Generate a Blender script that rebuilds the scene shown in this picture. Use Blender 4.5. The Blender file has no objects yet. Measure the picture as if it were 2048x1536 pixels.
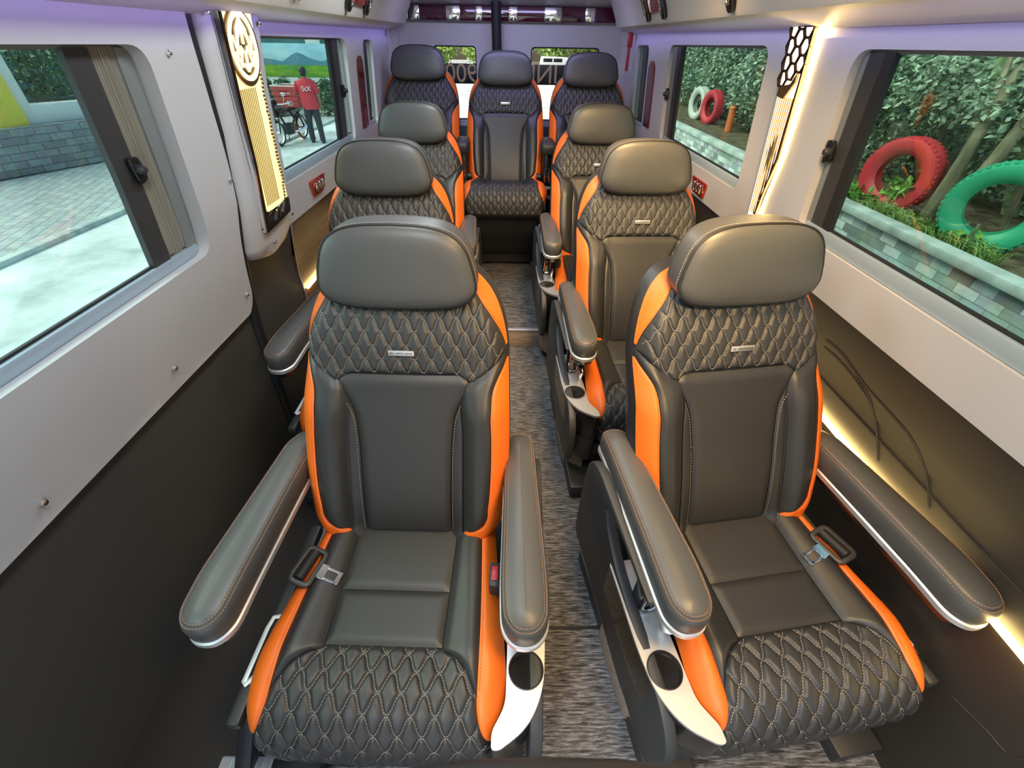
import bpy, bmesh, math, random
import numpy as np
from mathutils import Vector, Matrix
from mathutils.geometry import delaunay_2d_cdt

S = bpy.context.scene
COL = S.collection
R = math.radians
# ------------------------------------------------------------------ camera
def set_camera(f=851.1, pitch=38.618, yaw=.8347, roll=1.0053, h=1.48):
    p, y, r = R(pitch), R(yaw), R(roll)
    F = Vector((math.sin(y)*math.cos(p), math.cos(y)*math.cos(p), -math.sin(p)))
    R0 = Vector((math.cos(y), -math.sin(y), 0)); U0 = R0.cross(F)
    X = R0*math.cos(r)+U0*math.sin(r); U = -R0*math.sin(r)+U0*math.cos(r)
    cd = bpy.data.cameras.new('camera'); co = bpy.data.objects.new('camera', cd); COL.objects.link(co)
    cd.sensor_fit = 'HORIZONTAL'; cd.sensor_width = 36; cd.lens = f/2048*36
    cd.clip_start = .02; cd.clip_end = 300
    m = Matrix((X, U, -F)).transposed().to_4x4(); m.translation = (0, 0, h)
    co.matrix_world = m; S.camera = co
set_camera()
# ------------------------------------------------------------------ world, sun, lamps, exposure
S.view_settings.view_transform = 'Standard'; S.view_settings.look = 'None'
S.view_settings.gamma = 1; S.view_settings.use_curve_mapping = False
S.view_settings.exposure = 0.12
S.cycles.use_denoising = True
S.cycles.max_bounces = 10; S.cycles.diffuse_bounces = 4; S.cycles.glossy_bounces = 4
S.cycles.transparent_max_bounces = 16; S.cycles.sample_clamp_indirect = 6
S.cycles.caustics_reflective = False; S.cycles.caustics_refractive = False
w = bpy.data.worlds.new('sky'); S.world = w; w.use_nodes = True
wn = w.node_tree.nodes; sk = wn.new('ShaderNodeTexSky')
sk.sky_type = 'NISHITA'; sk.sun_disc = False; sk.sun_elevation = R(48); sk.sun_rotation = R(-80)
sk.dust_density = 4; sk.air_density = 1.2
w.node_tree.links.new(sk.outputs[0], wn['Background'].inputs[0]); wn['Background'].inputs[1].default_value = .30
def lamp(name, kind, loc, energy, col, rot=(0, 0, 0), size=(1, 1), parent=None):
    d = bpy.data.lights.new(name, kind); d.energy = energy; d.color = col
    if kind == 'AREA':
        d.shape = 'RECTANGLE'; d.size, d.size_y = size
    o = bpy.data.objects.new(name, d); COL.objects.link(o); o.location = loc; o.rotation_euler = rot; o.parent = parent
    return o
sun = lamp('sun', 'SUN', (-5, 0, 20), 1.6, (1, .96, .88), (R(38), R(-24), 0)); sun.data.angle = R(12)
# lamps in the van's ceiling: a warm row on the right, paler ones on the left, violet mood light at the rear and under the valances
for yy in (.10, .85, 1.75):
    lamp('ceiling_lamp', 'AREA', (.40, yy, 1.86), 10, (1, .64, .27), (R(28), 0, 0), (.30, .40)).data.spread = R(100)
for yy in (.35, 1.35, 2.35):
    lamp('ceiling_lamp', 'AREA', (-.25, yy, 1.86), 6.5, (.86, .95, 1), (0, 0, 0), (.25, .5))
lamp('ceiling_mood_lamp', 'AREA', (0, 3.35, 1.80), 7.5, (.52, .49, 1), (R(25), 0, 0), (.9, .3))
for sx in (-1, 1):
    lamp('valance_mood_lamp', 'AREA', (sx*.735, 2.3, 1.540), .42, (.34, .28, 1), (0, R(-78)*sx, 0), (.02, 3.0)).data.spread = R(70)
# ------------------------------------------------------------------ materials
def mat(name, col, rough=.5, metal=0, coat=0, spec=.5, emit=None, es=0, bump=None, alpha=1):
    m = bpy.data.materials.new(name); m.use_nodes = True
    b = m.node_tree.nodes['Principled BSDF']
    b.inputs['Base Color'].default_value = (*col, 1); b.inputs['Roughness'].default_value = rough
    b.inputs['Metallic'].default_value = metal; b.inputs['Coat Weight'].default_value = coat
    b.inputs['Coat Roughness'].default_value = .05
    b.inputs['Specular IOR Level'].default_value = spec
    if emit: b.inputs['Emission Color'].default_value = (*emit, 1); b.inputs['Emission Strength'].default_value = es
    if bump:
        kind, sc, st, dist = bump
        nt = m.node_tree; tc = nt.nodes.new('ShaderNodeTexCoord')
        t = nt.nodes.new('ShaderNodeTexVoronoi' if kind == 'v' else 'ShaderNodeTexNoise'); t.inputs['Scale'].default_value = sc
        nt.links.new(tc.outputs['Object'], t.inputs['Vector'])
        bp = nt.nodes.new('ShaderNodeBump'); bp.inputs['Strength'].default_value = st; bp.inputs['Distance'].default_value = dist
        nt.links.new(t.outputs[0], bp.inputs['Height']); nt.links.new(bp.outputs[0], b.inputs['Normal'])
    return m
def ramp_mat(name, scale3, stops, nscale=1, detail=6, rough=.8, kind='noise', coord='Object', bump=0, bdist=.01, spec=.3, coat=0, nrough=.5, rot=(0, 0, 0), dist=0):
    m = mat(name, (.5, .5, .5), rough, spec=spec, coat=coat); nt = m.node_tree; b = nt.nodes['Principled BSDF']
    tc = nt.nodes.new('ShaderNodeTexCoord'); mp = nt.nodes.new('ShaderNodeMapping')
    mp.inputs['Scale'].default_value = scale3; mp.inputs['Rotation'].default_value = rot
    nt.links.new(tc.outputs[coord], mp.inputs['Vector'])
    if kind == 'noise':
        t = nt.nodes.new('ShaderNodeTexNoise'); t.inputs['Scale'].default_value = nscale; t.inputs['Detail'].default_value = detail
        t.inputs['Roughness'].default_value = nrough; t.inputs['Distortion'].default_value = dist; out = t.outputs[0]
    elif kind == 'voronoi':
        t = nt.nodes.new('ShaderNodeTexVoronoi'); t.inputs['Scale'].default_value = nscale; out = t.outputs['Color']
    nt.links.new(mp.outputs[0], t.inputs['Vector'])
    cr = nt.nodes.new('ShaderNodeValToRGB'); e = cr.color_ramp.elements
    while len(e) < len(stops): e.new(.5)
    for k, (p, c) in enumerate(stops): e[k].position = p; e[k].color = (*c, 1)
    nt.links.new(out, cr.inputs[0]); nt.links.new(cr.outputs[0], b.inputs['Base Color'])
    if bump:
        bp = nt.nodes.new('ShaderNodeBump'); bp.inputs['Strength'].default_value = bump; bp.inputs['Distance'].default_value = bdist
        nt.links.new(out, bp.inputs['Height']); nt.links.new(bp.outputs[0], b.inputs['Normal'])
    return m
def brick_mat(name, c1, c2, mortar, scale, bw, bh, ms=.02, rough=.85, rot=(0, 0, 0), bump=.5, bdist=.02):
    m = mat(name, c1, rough); nt = m.node_tree; b = nt.nodes['Principled BSDF']
    tc = nt.nodes.new('ShaderNodeTexCoord'); mp = nt.nodes.new('ShaderNodeMapping'); mp.inputs['Rotation'].default_value = rot
    nt.links.new(tc.outputs['Object'], mp.inputs['Vector'])
    t = nt.nodes.new('ShaderNodeTexBrick'); nt.links.new(mp.outputs[0], t.inputs['Vector'])
    t.inputs['Color1'].default_value = (*c1, 1); t.inputs['Color2'].default_value = (*c2, 1); t.inputs['Mortar'].default_value = (*mortar, 1)
    t.inputs['Scale'].default_value = scale; t.inputs['Brick Width'].default_value = bw; t.inputs['Row Height'].default_value = bh
    t.inputs['Mortar Size'].default_value = ms
    n = nt.nodes.new('ShaderNodeTexNoise'); n.inputs['Scale'].default_value = 9; n.inputs['Detail'].default_value = 8
    nt.links.new(mp.outputs[0], n.inputs['Vector'])
    mx = nt.nodes.new('ShaderNodeMix'); mx.data_type = 'RGBA'; mx.blend_type = 'OVERLAY'; mx.inputs[0].default_value = .75
    nt.links.new(t.outputs['Color'], mx.inputs[6]); nt.links.new(n.outputs['Color'], mx.inputs[7])
    hs = nt.nodes.new('ShaderNodeHueSaturation'); hs.inputs['Saturation'].default_value = .55
    nt.links.new(mx.outputs[2], hs.inputs['Color']); nt.links.new(hs.outputs[0], b.inputs['Base Color'])
    bp = nt.nodes.new('ShaderNodeBump'); bp.inputs['Strength'].default_value = bump; bp.inputs['Distance'].default_value = bdist
    nt.links.new(n.outputs[0], bp.inputs['Height']); nt.links.new(bp.outputs[0], b.inputs['Normal'])
    return m
def leaf_mat(name, c0, c1, rough=.45):
    m = mat(name, c0, rough); nt = m.node_tree; b = nt.nodes['Principled BSDF']
    g = nt.nodes.new('ShaderNodeNewGeometry'); cr = nt.nodes.new('ShaderNodeValToRGB')
    cr.color_ramp.elements[0].color = (*c0, 1); cr.color_ramp.elements[1].color = (*c1, 1)
    nt.links.new(g.outputs['Random Per Island'], cr.inputs[0]); nt.links.new(cr.outputs[0], b.inputs['Base Color'])
    return m
def glass_mat(name, tint, refl=.22):
    m = bpy.data.materials.new(name); m.use_nodes = True; nt = m.node_tree; nt.nodes.clear()
    o = nt.nodes.new('ShaderNodeOutputMaterial'); t = nt.nodes.new('ShaderNodeBsdfTransparent'); g = nt.nodes.new('ShaderNodeBsdfGlossy')
    t.inputs[0].default_value = (*tint, 1); g.inputs['Roughness'].default_value = .02
    fr = nt.nodes.new('ShaderNodeFresnel'); fr.inputs[0].default_value = 1.4
    mu = nt.nodes.new('ShaderNodeMath'); mu.operation = 'MULTIPLY'; mu.inputs[1].default_value = refl
    mx = nt.nodes.new('ShaderNodeMixShader')
    nt.links.new(fr.outputs[0], mu.inputs[0]); nt.links.new(mu.outputs[0], mx.inputs[0])
    nt.links.new(t.outputs[0], mx.inputs[1]); nt.links.new(g.outputs[0], mx.inputs[2]); nt.links.new(mx.outputs[0], o.inputs[0])
    return m
M = {}
M['leather'] = mat('black_leather', (.022, .0225, .024), .42, bump=('v', 700, .12, .0006), spec=.6)
M['leather2'] = mat('dark_grey_leather', (.028, .0285, .030), .45, bump=('v', 500, .18, .0008), spec=.55)
M['orange'] = mat('orange_leather', (.82, .155, .012), .45, bump=('n', 300, .1, .0006))
M['stitch'] = mat('tan_thread', (.42, .37, .33), .8)
M['leather3'] = mat('headrest_leather', (.075, .077, .078), .42, bump=('v', 600, .12, .0006), spec=.6)  # base colour raised above the other leathers to stand in for reflected sheen
M['ostitch'] = mat('copper_thread', (.55, .25, .13), .7)
M['dstitch'] = mat('dark_orange_thread', (.40, .07, .01), .7)
M['piping'] = mat('dark_piping', (.018, .016, .016), .5)
M['gloss'] = mat('gloss_black_plastic', (.010, .010, .011), .22, coat=.15)
M['plastic'] = mat('black_plastic', (.030, .030, .032), .42)
M['shell'] = mat('charcoal_plastic', (.034, .037, .042), .5)
M['chrome'] = mat('chrome', (.82, .82, .84), .10, 1)
M['alu'] = mat('brushed_aluminium', (.84, .84, .86), .42, .85)
M['white_metal'] = mat('pale_painted_metal', (.75, .80, .82), .4, .3)
M['cream'] = mat('pale_grey_trim_panel', (.60, .585, .595), .42)
M['cream2'] = mat('warm_white_vinyl', (.66, .63, .60), .5)
M['dark'] = mat('dark_brown_vinyl_panel', (.036, .031, .027), .48, bump=('n', 120, .05, .001))
M['darkdoor'] = mat('black_door_lining', (.058, .053, .046), .6, bump=('n', 90, .08, .001))
M['rubber'] = mat('black_rubber', (.012, .013, .014), .6)
M['sash'] = mat('dark_grey_sash', (.045, .046, .048), .4)
M['greysash'] = mat('grey_window_frame', (.22, .235, .235), .4)
M['rail'] = mat('pale_blue_grey_rail', (.36, .45, .53), .35, .15)
M['tealgrey'] = mat('teal_grey_panel', (.10, .14, .15), .5)
M['burgundy'] = mat('burgundy_lacquer', (.07, .006, .025), .06, coat=1)
M['redwood'] = ramp_mat('red_burl_lacquer', (1, 1, .4), [(.3, (.18, .010, .008)), (.6, (.50, .035, .015)), (.8, (.32, .02, .012))], 40, 6, .15, coat=1, dist=1.5)
M['redplaque'] = ramp_mat('dark_red_burl', (1, 1, .4), [(.3, (.06, .006, .004)), (.6, (.20, .014, .008)), (.8, (.10, .008, .006))], 22, 6, .15, coat=1, dist=1.5)
M['red'] = mat('red_plastic', (.55, .03, .05), .3)
M['led'] = mat('warm_led', (1, .8, .4), .5, emit=(1, .68, .24), es=55)
M['led_wall'] = mat('amber_led', (1, .8, .4), .5, emit=(1, .70, .26), es=22)
M['ledglow'] = mat('backlit_acrylic', (.9, .8, .5), .4, emit=(1, .87, .34), es=.9)
M['ledwhite'] = mat('backlit_white_acrylic', (.9, .85, .7), .4, emit=(1, .88, .60), es=2.2)
M['ledfig'] = mat('backlit_figure_acrylic', (.9, .85, .6), .4, emit=(1, .90, .58), es=.8)
M['gold'] = mat('gold_brown_metal', (.42, .27, .10), .22, .9)
M['bronze'] = mat('dark_bronze', (.10, .05, .03), .15, .8)
M['goldtext'] = mat('gold_print', (.55, .42, .22), .5)
M['blackfilm'] = mat('black_window_film', (.012, .011, .010), .5)
M['curtain'] = mat('taupe_curtain_fabric', (.36, .33, .27), .8)
M['wood'] = ramp_mat('brown_wood_grain', (2.2, .35, 9), [(.3, (.040, .022, .014)), (.55, (.12, .066, .040)), (.75, (.065, .036, .022))], 3.2, 6, .35, dist=.6, nrough=.55)
M['carpet'] = ramp_mat('streaked_grey_carpet', (9, 85, 85), [(.36, (.018, .017, .018)), (.48, (.095, .093, .096)), (.62, (.27, .275, .29))], 2.2, 6, .75, bump=.35, bdist=.004, nrough=.7, dist=.35)
M['riser'] = ramp_mat('taupe_step_board', (3, 30, 30), [(.3, (.24, .19, .15)), (.7, (.42, .35, .29))], 3, 5, .5)
M['glass_teal'] = glass_mat('teal_tinted_glass', (.80, .965, .915))
M['glass_green'] = glass_mat('green_tinted_glass', (.76, .93, .85))
M['glass_clear'] = glass_mat('clear_glass', (.97, .98, .93))

# ------------------------------------------------------------------ mesh helpers
class MB:
    def __init__(s): s.V = []; s.F = []
    def add(s, V, F, xf=None):
        o = len(s.V)
        s.V += [tuple(xf @ Vector(v)) for v in V] if xf is not None else [tuple(map(float, v)) for v in V]
        s.F += [tuple(i+o for i in f) for f in F]; return s
    def rbox(s, c, d, r=.004, seg=2, xf=None):
        bm = bmesh.new(); bmesh.ops.create_cube(bm, size=1)
        for v in bm.verts: v.co = Vector((v.co[i]*d[i]+c[i] for i in range(3)))
        if r: bmesh.ops.bevel(bm, geom=list(bm.edges), offset=min(r, min(d)*.49), segments=seg, affect='EDGES', profile=.5)
        bm.verts.index_update(); V = [v.co[:] for v in bm.verts]; F = [[v.index for v in f.verts] for f in bm.faces]; bm.free()
        return s.add(V, F, xf)
    def loft(s, rings, closed=True, cap0=True, cap1=True, xf=None):
        n = len(rings[0]); V = [p for r in rings for p in r]; F = []
        for k in range(len(rings)-1):
            for i in range(n if closed else n-1):
                j = (i+1) % n; F.append((k*n+i, k*n+j, (k+1)*n+j, (k+1)*n+i))
        if cap0: F.append(tuple(range(n-1, -1, -1)))
        if cap1: F.append(tuple(range((len(rings)-1)*n, len(rings)*n)))
        return s.add(V, F, xf)
    def tube(s, path, r, n=8, closed=False, xf=None, flat=1.0):
        P = [Vector(p) for p in path]; m = len(P); rings = []; up = None
        for i in range(m):
            a = P[(i-1) % m] if (closed or i > 0) else P[i]; b = P[(i+1) % m] if (closed or i < m-1) else P[i]
            t = (b-a).normalized()
            if up is None: up = Vector((0, 0, 1)) if abs(t.z) < .9 else Vector((0, 1, 0))
            u = up-t*up.dot(t); u = u.normalized() if u.length > 1e-6 else t.orthogonal().normalized(); up = u; v = t.cross(u)
            rr = r[i] if isinstance(r, (list, tuple)) else r
            rings.append([P[i]+(u*math.cos(2*math.pi*k/n)*flat+v*math.sin(2*math.pi*k/n))*rr for k in range(n)])
        if closed: rings.append(rings[0])
        return s.loft(rings, True, not closed, not closed, xf)
    def prism(s, poly, h0, h1, bev=.003, axis='z', xf=None):
        a = sum(poly[i][0]*poly[(i+1) % len(poly)][1]-poly[(i+1) % len(poly)][0]*poly[i][1] for i in range(len(poly)))
        if a < 0: poly = poly[::-1]
        rings = []
        b = min(bev, abs(h1-h0)*.45)
        for h, d in ((h0, b), (h0+b*.3, b*.3), (h0+b, 0), (h1-b, 0), (h1-b*.3, b*.3), (h1, b)) if bev else ((h0, 0), (h1, 0)):
            q = offset_poly(poly, d) if d else poly
            rings.append([{'z': (p[0], p[1], h), 'y': (p[0], h, p[1]), 'x': (h, p[0], p[1])}[axis] for p in q])
        if axis == 'y': rings = rings[::-1]
        return s.loft(rings, xf=xf)
    def lathe(s, prof, n=24, axis='z', c=(0, 0, 0), xf=None, close=False):
        rings = []
        for r, h in prof:
            ring = []
            for k in range(n):
                a = 2*math.pi*k/n; u, v = r*math.cos(a), r*math.sin(a)
                p = {'z': (u, v, h), 'y': (v, h, u), 'x': (h, u, v)}[axis]
                ring.append((p[0]+c[0], p[1]+c[1], p[2]+c[2]))
            rings.append(ring)
        if close: rings.append(rings[0])
        return s.loft(rings, True, not close, not close, xf)
    def ball(s, c, r, n=12, xf=None):
        r3 = r if isinstance(r, (tuple, list)) else (r, r, r)
        rings = []
        for k in range(1, n//2+1):
            ph = math.pi*(k-.5)/(n//2) if 0 else math.pi*k/(n//2+1)
            rings.append([(c[0]+r3[0]*math.sin(ph)*math.cos(2*math.pi*i/n), c[1]+r3[1]*math.sin(ph)*math.sin(2*math.pi*i/n), c[2]-r3[2]*math.cos(ph)) for i in range(n)])
        return s.loft(rings, xf=xf)
    def dashes(s, path, nrm, ln=.0035, gap=.0022, wd=.0013, ht=.0009):
        """sewn thread: short raised dashes along a polyline; nrm gives the surface normal at each point"""
        P = [Vector(p) for p in path]; N = [Vector(q) for q in nrm] if not isinstance(nrm, Vector) else [nrm]*len(P)
        acc = [0]
        for i in range(len(P)-1): acc.append(acc[-1]+(P[i+1]-P[i]).length)
        L = np.array(acc); A = np.array([p[:] for p in P]); B = np.array([q[:] for q in N])
        def at(d): return (Vector([np.interp(d, L, A[:, k]) for k in range(3)]), Vector([np.interp(d, L, B[:, k]) for k in range(3)]).normalized())
        d = 0.
        while d+ln < acc[-1]:
            (a, na), (b, nb) = at(d), at(d+ln); t = b-a
            if t.length > 1e-7:
                sd = t.cross(na).normalized()*wd*.5
                s.add([a-sd, a+na*ht-t*.0, a+sd, b-sd, b+nb*ht, b+sd], [(0, 1, 4, 3), (1, 2, 5, 4), (0, 2, 1), (3, 4, 5)])
            d += ln+gap
        return s
    def build(s, name, m, parent=None, smooth=True, ang=38):
        me = bpy.data.meshes.new(name); me.from_pydata(s.V, [], s.F); me.update()
        if smooth:
            me.polygons.foreach_set('use_smooth', [True]*len(me.polygons))
            me.set_sharp_from_angle(angle=R(ang))
        if m is not None: me.materials.append(m)
        o = bpy.data.objects.new(name, me); COL.objects.link(o)
        if parent: o.parent = parent
        return o
def offset_poly(poly, d):
    n = len(poly); out = []
    for i in range(n):
        p0, p1, p2 = (Vector(poly[(i+k) % n]) for k in (-1, 0, 1))
        a = (p1-p0); b = (p2-p1)
        if a.length < 1e-9 or b.length < 1e-9: out.append(tuple(p1)); continue
        a.normalize(); b.normalize(); na = Vector((-a.y, a.x)); nb = Vector((-b.y, b.x)); m = na+nb
        out.append(tuple(p1+(m*(2/max(m.length_squared, .8)))*d))
    return out
def round_poly(pts, r, n=5):
    out = []; m = len(pts)
    for i in range(m):
        p0, p1, p2 = (Vector(pts[(i+k) % m]) for k in (-1, 0, 1)); rr = r[i] if isinstance(r, (list, tuple)) else r
        a = (p0-p1); b = (p2-p1); la, lb = a.length, b.length; a.normalize(); b.normalize()
        d = min(rr, la*.49, lb*.49)
        if d < 1e-5: out.append(tuple(p1)); continue
        q0, q2 = p1+a*d, p1+b*d
        for k in range(n+1):
            t = k/n; out.append(tuple(q0*(1-t)**2+p1*2*t*(1-t)+q2*t*t))
    return out
def hermite(x, xs, ys):
    xs = np.array(xs, float); ys = np.array(ys, float); d = np.gradient(ys, xs)
    x = np.clip(x, xs[0], xs[-1]); i = np.clip(np.searchsorted(xs, x)-1, 0, len(xs)-2)
    h = xs[i+1]-xs[i]; t = (x-xs[i])/h
    return (2*t**3-3*t**2+1)*ys[i]+(t**3-2*t**2+t)*h*d[i]+(-2*t**3+3*t**2)*ys[i+1]+(t**3-t**2)*h*d[i+1]
def sst(a, b, x): t = np.clip((x-a)/(b-a), 0, 1); return t*t*(3-2*t)
def grid(V):  # V: array (nu, nv, 3)
    nu, nv = V.shape[:2]
    F = [(i*nv+j, (i+1)*nv+j, (i+1)*nv+j+1, i*nv+j+1) for i in range(nu-1) for j in range(nv-1)]
    return V.reshape(-1, 3).tolist(), F
def tag(o, label=None, cat=None, group=None, kind=None):
    if label: o['label'] = label
    if cat: o['category'] = cat
    if group: o['group'] = group
    if kind: o['kind'] = kind
    return o
def thing(name, label, cat, loc=(0, 0, 0), rotz=0, group=None):
    o = bpy.data.objects.new(name, None); COL.objects.link(o); o.empty_display_size = .1
    o.location = loc; o.rotation_euler = (0, 0, rotz); return tag(o, label, cat, group)
def struct(o): o['kind'] = 'structure'; return o
def copy_tree(o, parent=None):
    c = o.copy(); COL.objects.link(c)
    if parent is not None: c.parent = parent
    for ch in list(o.children): copy_tree(ch, c)
    return c
def text(name, body, size, m, parent, mw, ext=.0006):
    # raised lettering, turned into a mesh
    cu = bpy.data.curves.new(name, 'FONT'); cu.body = body; cu.size = size; cu.extrude = ext; cu.align_x = 'CENTER'; cu.align_y = 'CENTER'
    tmp = bpy.data.objects.new(name, cu); COL.objects.link(tmp); dg = bpy.context.evaluated_depsgraph_get()
    me = bpy.data.meshes.new_from_object(tmp.evaluated_get(dg)); bpy.data.objects.remove(tmp); me.materials.clear(); me.materials.append(m)
    o = bpy.data.objects.new(name, me); COL.objects.link(o); o.parent = parent; o.matrix_local = mw; return o
def frame_mx(loc, x, y):  # x: reading direction, y: up of the letters
    x = Vector(x).normalized(); y = Vector(y); z = x.cross(y).normalized(); y = z.cross(x)
    m = Matrix((x, y, z)).transposed().to_4x4(); m.translation = loc; return m

# ================================================================== the van's shell
ZS, XS = [-.8, 0, .70, .90, 1.07, 1.48, 1.62, 1.9], [.995, .995, .995, .95, .92, .885, .87, .83]
def XW(z, s): x = float(np.interp(z, ZS, XS)); return x if s > 0 else -(x-.018)
def inside(p, poly):
    c = False; n = len(poly)
    for i in range(n):
        a, b = poly[i], poly[i-1]
        if (a[1] > p[1]) != (b[1] > p[1]) and p[0] < (b[0]-a[0])*(p[1]-a[1])/(b[1]-a[1])+a[0]: c = not c
    return c
def wall_panel(name, s, outer, holes, off, thick, m, parent=None, mapper=None, step=.12):
    mp = mapper or (lambda y, z, d: (XW(z, s)-s*d, y, z))
    pts = []; ed = []
    def dense(poly):
        out = []
        for i in range(len(poly)):
            a, b = Vector(poly[i]), Vector(poly[(i+1) % len(poly)]); n = max(1, int((b-a).length/.07))
            out += [tuple(a.lerp(b, k/n)) for k in range(n)]
        return out
    if not mapper: outer = dense(outer); holes = [dense(h) for h in holes]
    for poly in [outer]+holes:
        o = len(pts); pts += [Vector(p) for p in poly]; ed += [(o+i, o+(i+1) % len(poly)) for i in range(len(poly))]
    ys = [p[0] for p in outer]; zs = [p[1] for p in outer]
    if not mapper:
        for z in sorted(set([q for q in ZS if min(zs) < q < max(zs)]+list(np.arange(min(zs)+.03, max(zs), step)))):
            for y in np.arange(min(ys)+.02, max(ys), step):
                if inside((y, z), outer) and not any(inside((y, z), h) for h in holes): pts.append(Vector((y, z)))
    v, e, f, *_ = delaunay_2d_cdt(pts, ed, [], 0, 1e-6)
    F = []
    for t in f:
        c = sum((v[i] for i in t), Vector((0, 0)))/3
        if inside(c, outer) and not any(inside(c, h) for h in holes):
            a = (v[t[1]]-v[t[0]]).cross(v[t[2]]-v[t[0]]); F.append(tuple(t) if a > 0 else tuple(t[::-1]))
    n = len(v); V = [mp(p.x, p.y, off) for p in v]+[mp(p.x, p.y, off-thick) for p in v]
    cnt = {}
    for t in F:
        for i in range(3): cnt[(t[i], t[(i+1) % 3])] = 1
    FF = [t[::-1] for t in F]+[tuple(i+n for i in t) for t in F]
    for (a, b) in cnt:
        if (b, a) not in cnt: FF.append((a, b, b+n, a+n))
    if s < 0: FF = [t[::-1] for t in FF]
    return MB().add(V, FF).build(name, m, parent, ang=30)
def rrect(y0, y1, z0, z1, r=.05): return round_poly([(y0, z0), (y1, z0), (y1, z1), (y0, z1)], r, 6)

floor = struct(MB().rbox((0, .75, -.02), (2.1, 3.0, .04), 0).build('floor', M['carpet']))
fr_ = struct(MB().rbox((0, 3.2, .06), (2.1, 1.9, .12), 0).build('floor', M['carpet']))
st = struct(MB().rbox((0, 2.243, .0565), (1.90, .016, .113), .002).build('trim_1', M['riser']))
MB().rbox((0, 2.243, .117), (1.90, .03, .012), .004).build('step_nosing', M['alu'], st)
# joint in the front carpet and its metal edge
jn = struct(MB().rbox((.14, .585, .002), (.42, .008, .006), .002).build('trim_2', M['rubber']))
struct(MB().rbox((0, 1.7, 1.905), (1.9, 5.0, .03), 0).build('ceiling', M['cream']))

struct(MB().rbox((-.80, .33, .012), (.36, 2.04, .03), .006).build('trim_15', M['dark']))
sp_ = struct(MB().rbox((-.635, .13, .034), (.17, .26, .03), .006).build('trim_16', M['white_metal']))
for k in range(3): MB().rbox((-.69+k*.05, .13, .050), (.010, .25, .006), .002).build('step_rib', M['white_metal'], sp_)
# holes
HR1 = rrect(-.62, 1.36, 1.028, 1.482, .055); HR2 = rrect(1.815, 2.95, 1.03, 1.488, .055); HR3 = rrect(3.40, 3.72, 1.03, 1.486, .05)
HL1 = rrect(-.62, 1.25, .982, 1.468, .055); HL2 = rrect(1.70, 2.84, 1.025, 1.491, .055); HL3 = rrect(3.17, 3.38, 1.048, 1.489, .045)
wr = struct(wall_panel('wall_right', 1, [(-.7, .893), (4.05, .893), (4.05, 1.505), (-.7, 1.505)], [HR1, HR2, HR3], .012, .055, M['cream']))
wl = struct(wall_panel('wall_left', -1, [(1.49, .868), (4.05, .868), (4.05, 1.508), (1.49, 1.508)], [HL2, HL3], .012, .055, M['cream']))
lr = struct(wall_panel('wall_right', 1, [(-.7, 0), (4.05, 0), (4.05, .893), (-.7, .893)], [], 0, .04, M['dark']))
ll = struct(wall_panel('wall_left', -1, [(1.86, 0), (4.05, 0), (4.05, .868), (1.86, .868)], [], 0, .04, M['wood']))
dk = struct(wall_panel('wall_left', -1, [(1.36, 0), (1.86, 0), (1.86, .868), (1.62, .83), (1.62, 1.6), (1.36, 1.6)], [], .0, .04, M['darkdoor']))
# violet-lit cove strip above the windows
struct(wall_panel('trim_3', 1, [(-.7, 1.505), (4.05, 1.505), (4.05, 1.64), (-.7, 1.64)], [], 0, .03, M['cream']))
struct(wall_panel('trim_4', -1, [(-.7, 1.508), (4.05, 1.508), (4.05, 1.64), (-.7, 1.64)], [], 0, .03, M['cream']))
# metal edge where the dark step surround meets the wood panel
struct(MB().tube([(XW(z, -1)+.003, 1.865+.03*(.868-z), z) for z in (.868, .75, .62, .5)], .004, 6).build('trim_5', M['alu']))
# sliding door lining
dpoly = round_poly([(-.7, .690), (1.405, .690), (1.428, .745), (1.402, .92), (1.450, 1.14), (1.443, 1.50), (1.443, 1.60), (-.7, 1.60)], [.0, .05, .03, .12, .12, .05, 0, 0], 6)
door = struct(wall_panel('door_1', -1, dpoly, [HL1], .03, .07, M['cream']))
wall_panel('door_lower_lining', -1, [(-.7, 0), (1.38, 0), (1.38, .71), (-.7, .71)], [], .004, .04, M['darkdoor'], door)
MB().tube([(XW(z, -1)+.004, y, z) for y, z in ((1.475, 1.58), (1.475, 1.50), (1.48, 1.14), (1.432, .92), (1.448, .75), (1.43, .60), (1.41, .3), (1.40, .02))], .020, 8).build('door_seal', M['rubber'], door)
for k, (y, z) in enumerate(((1.325, 1.452), (1.430, 1.140), (1.385, .772), (.962, .758), (.525, .744))):
    MB().lathe([(.0075, 0), (.0075, .004), (.006, .008), (.002, .010)], 12, 'x', (XW(z, -1)+.030, y, z)).build('screw', M['chrome'], door)

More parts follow.
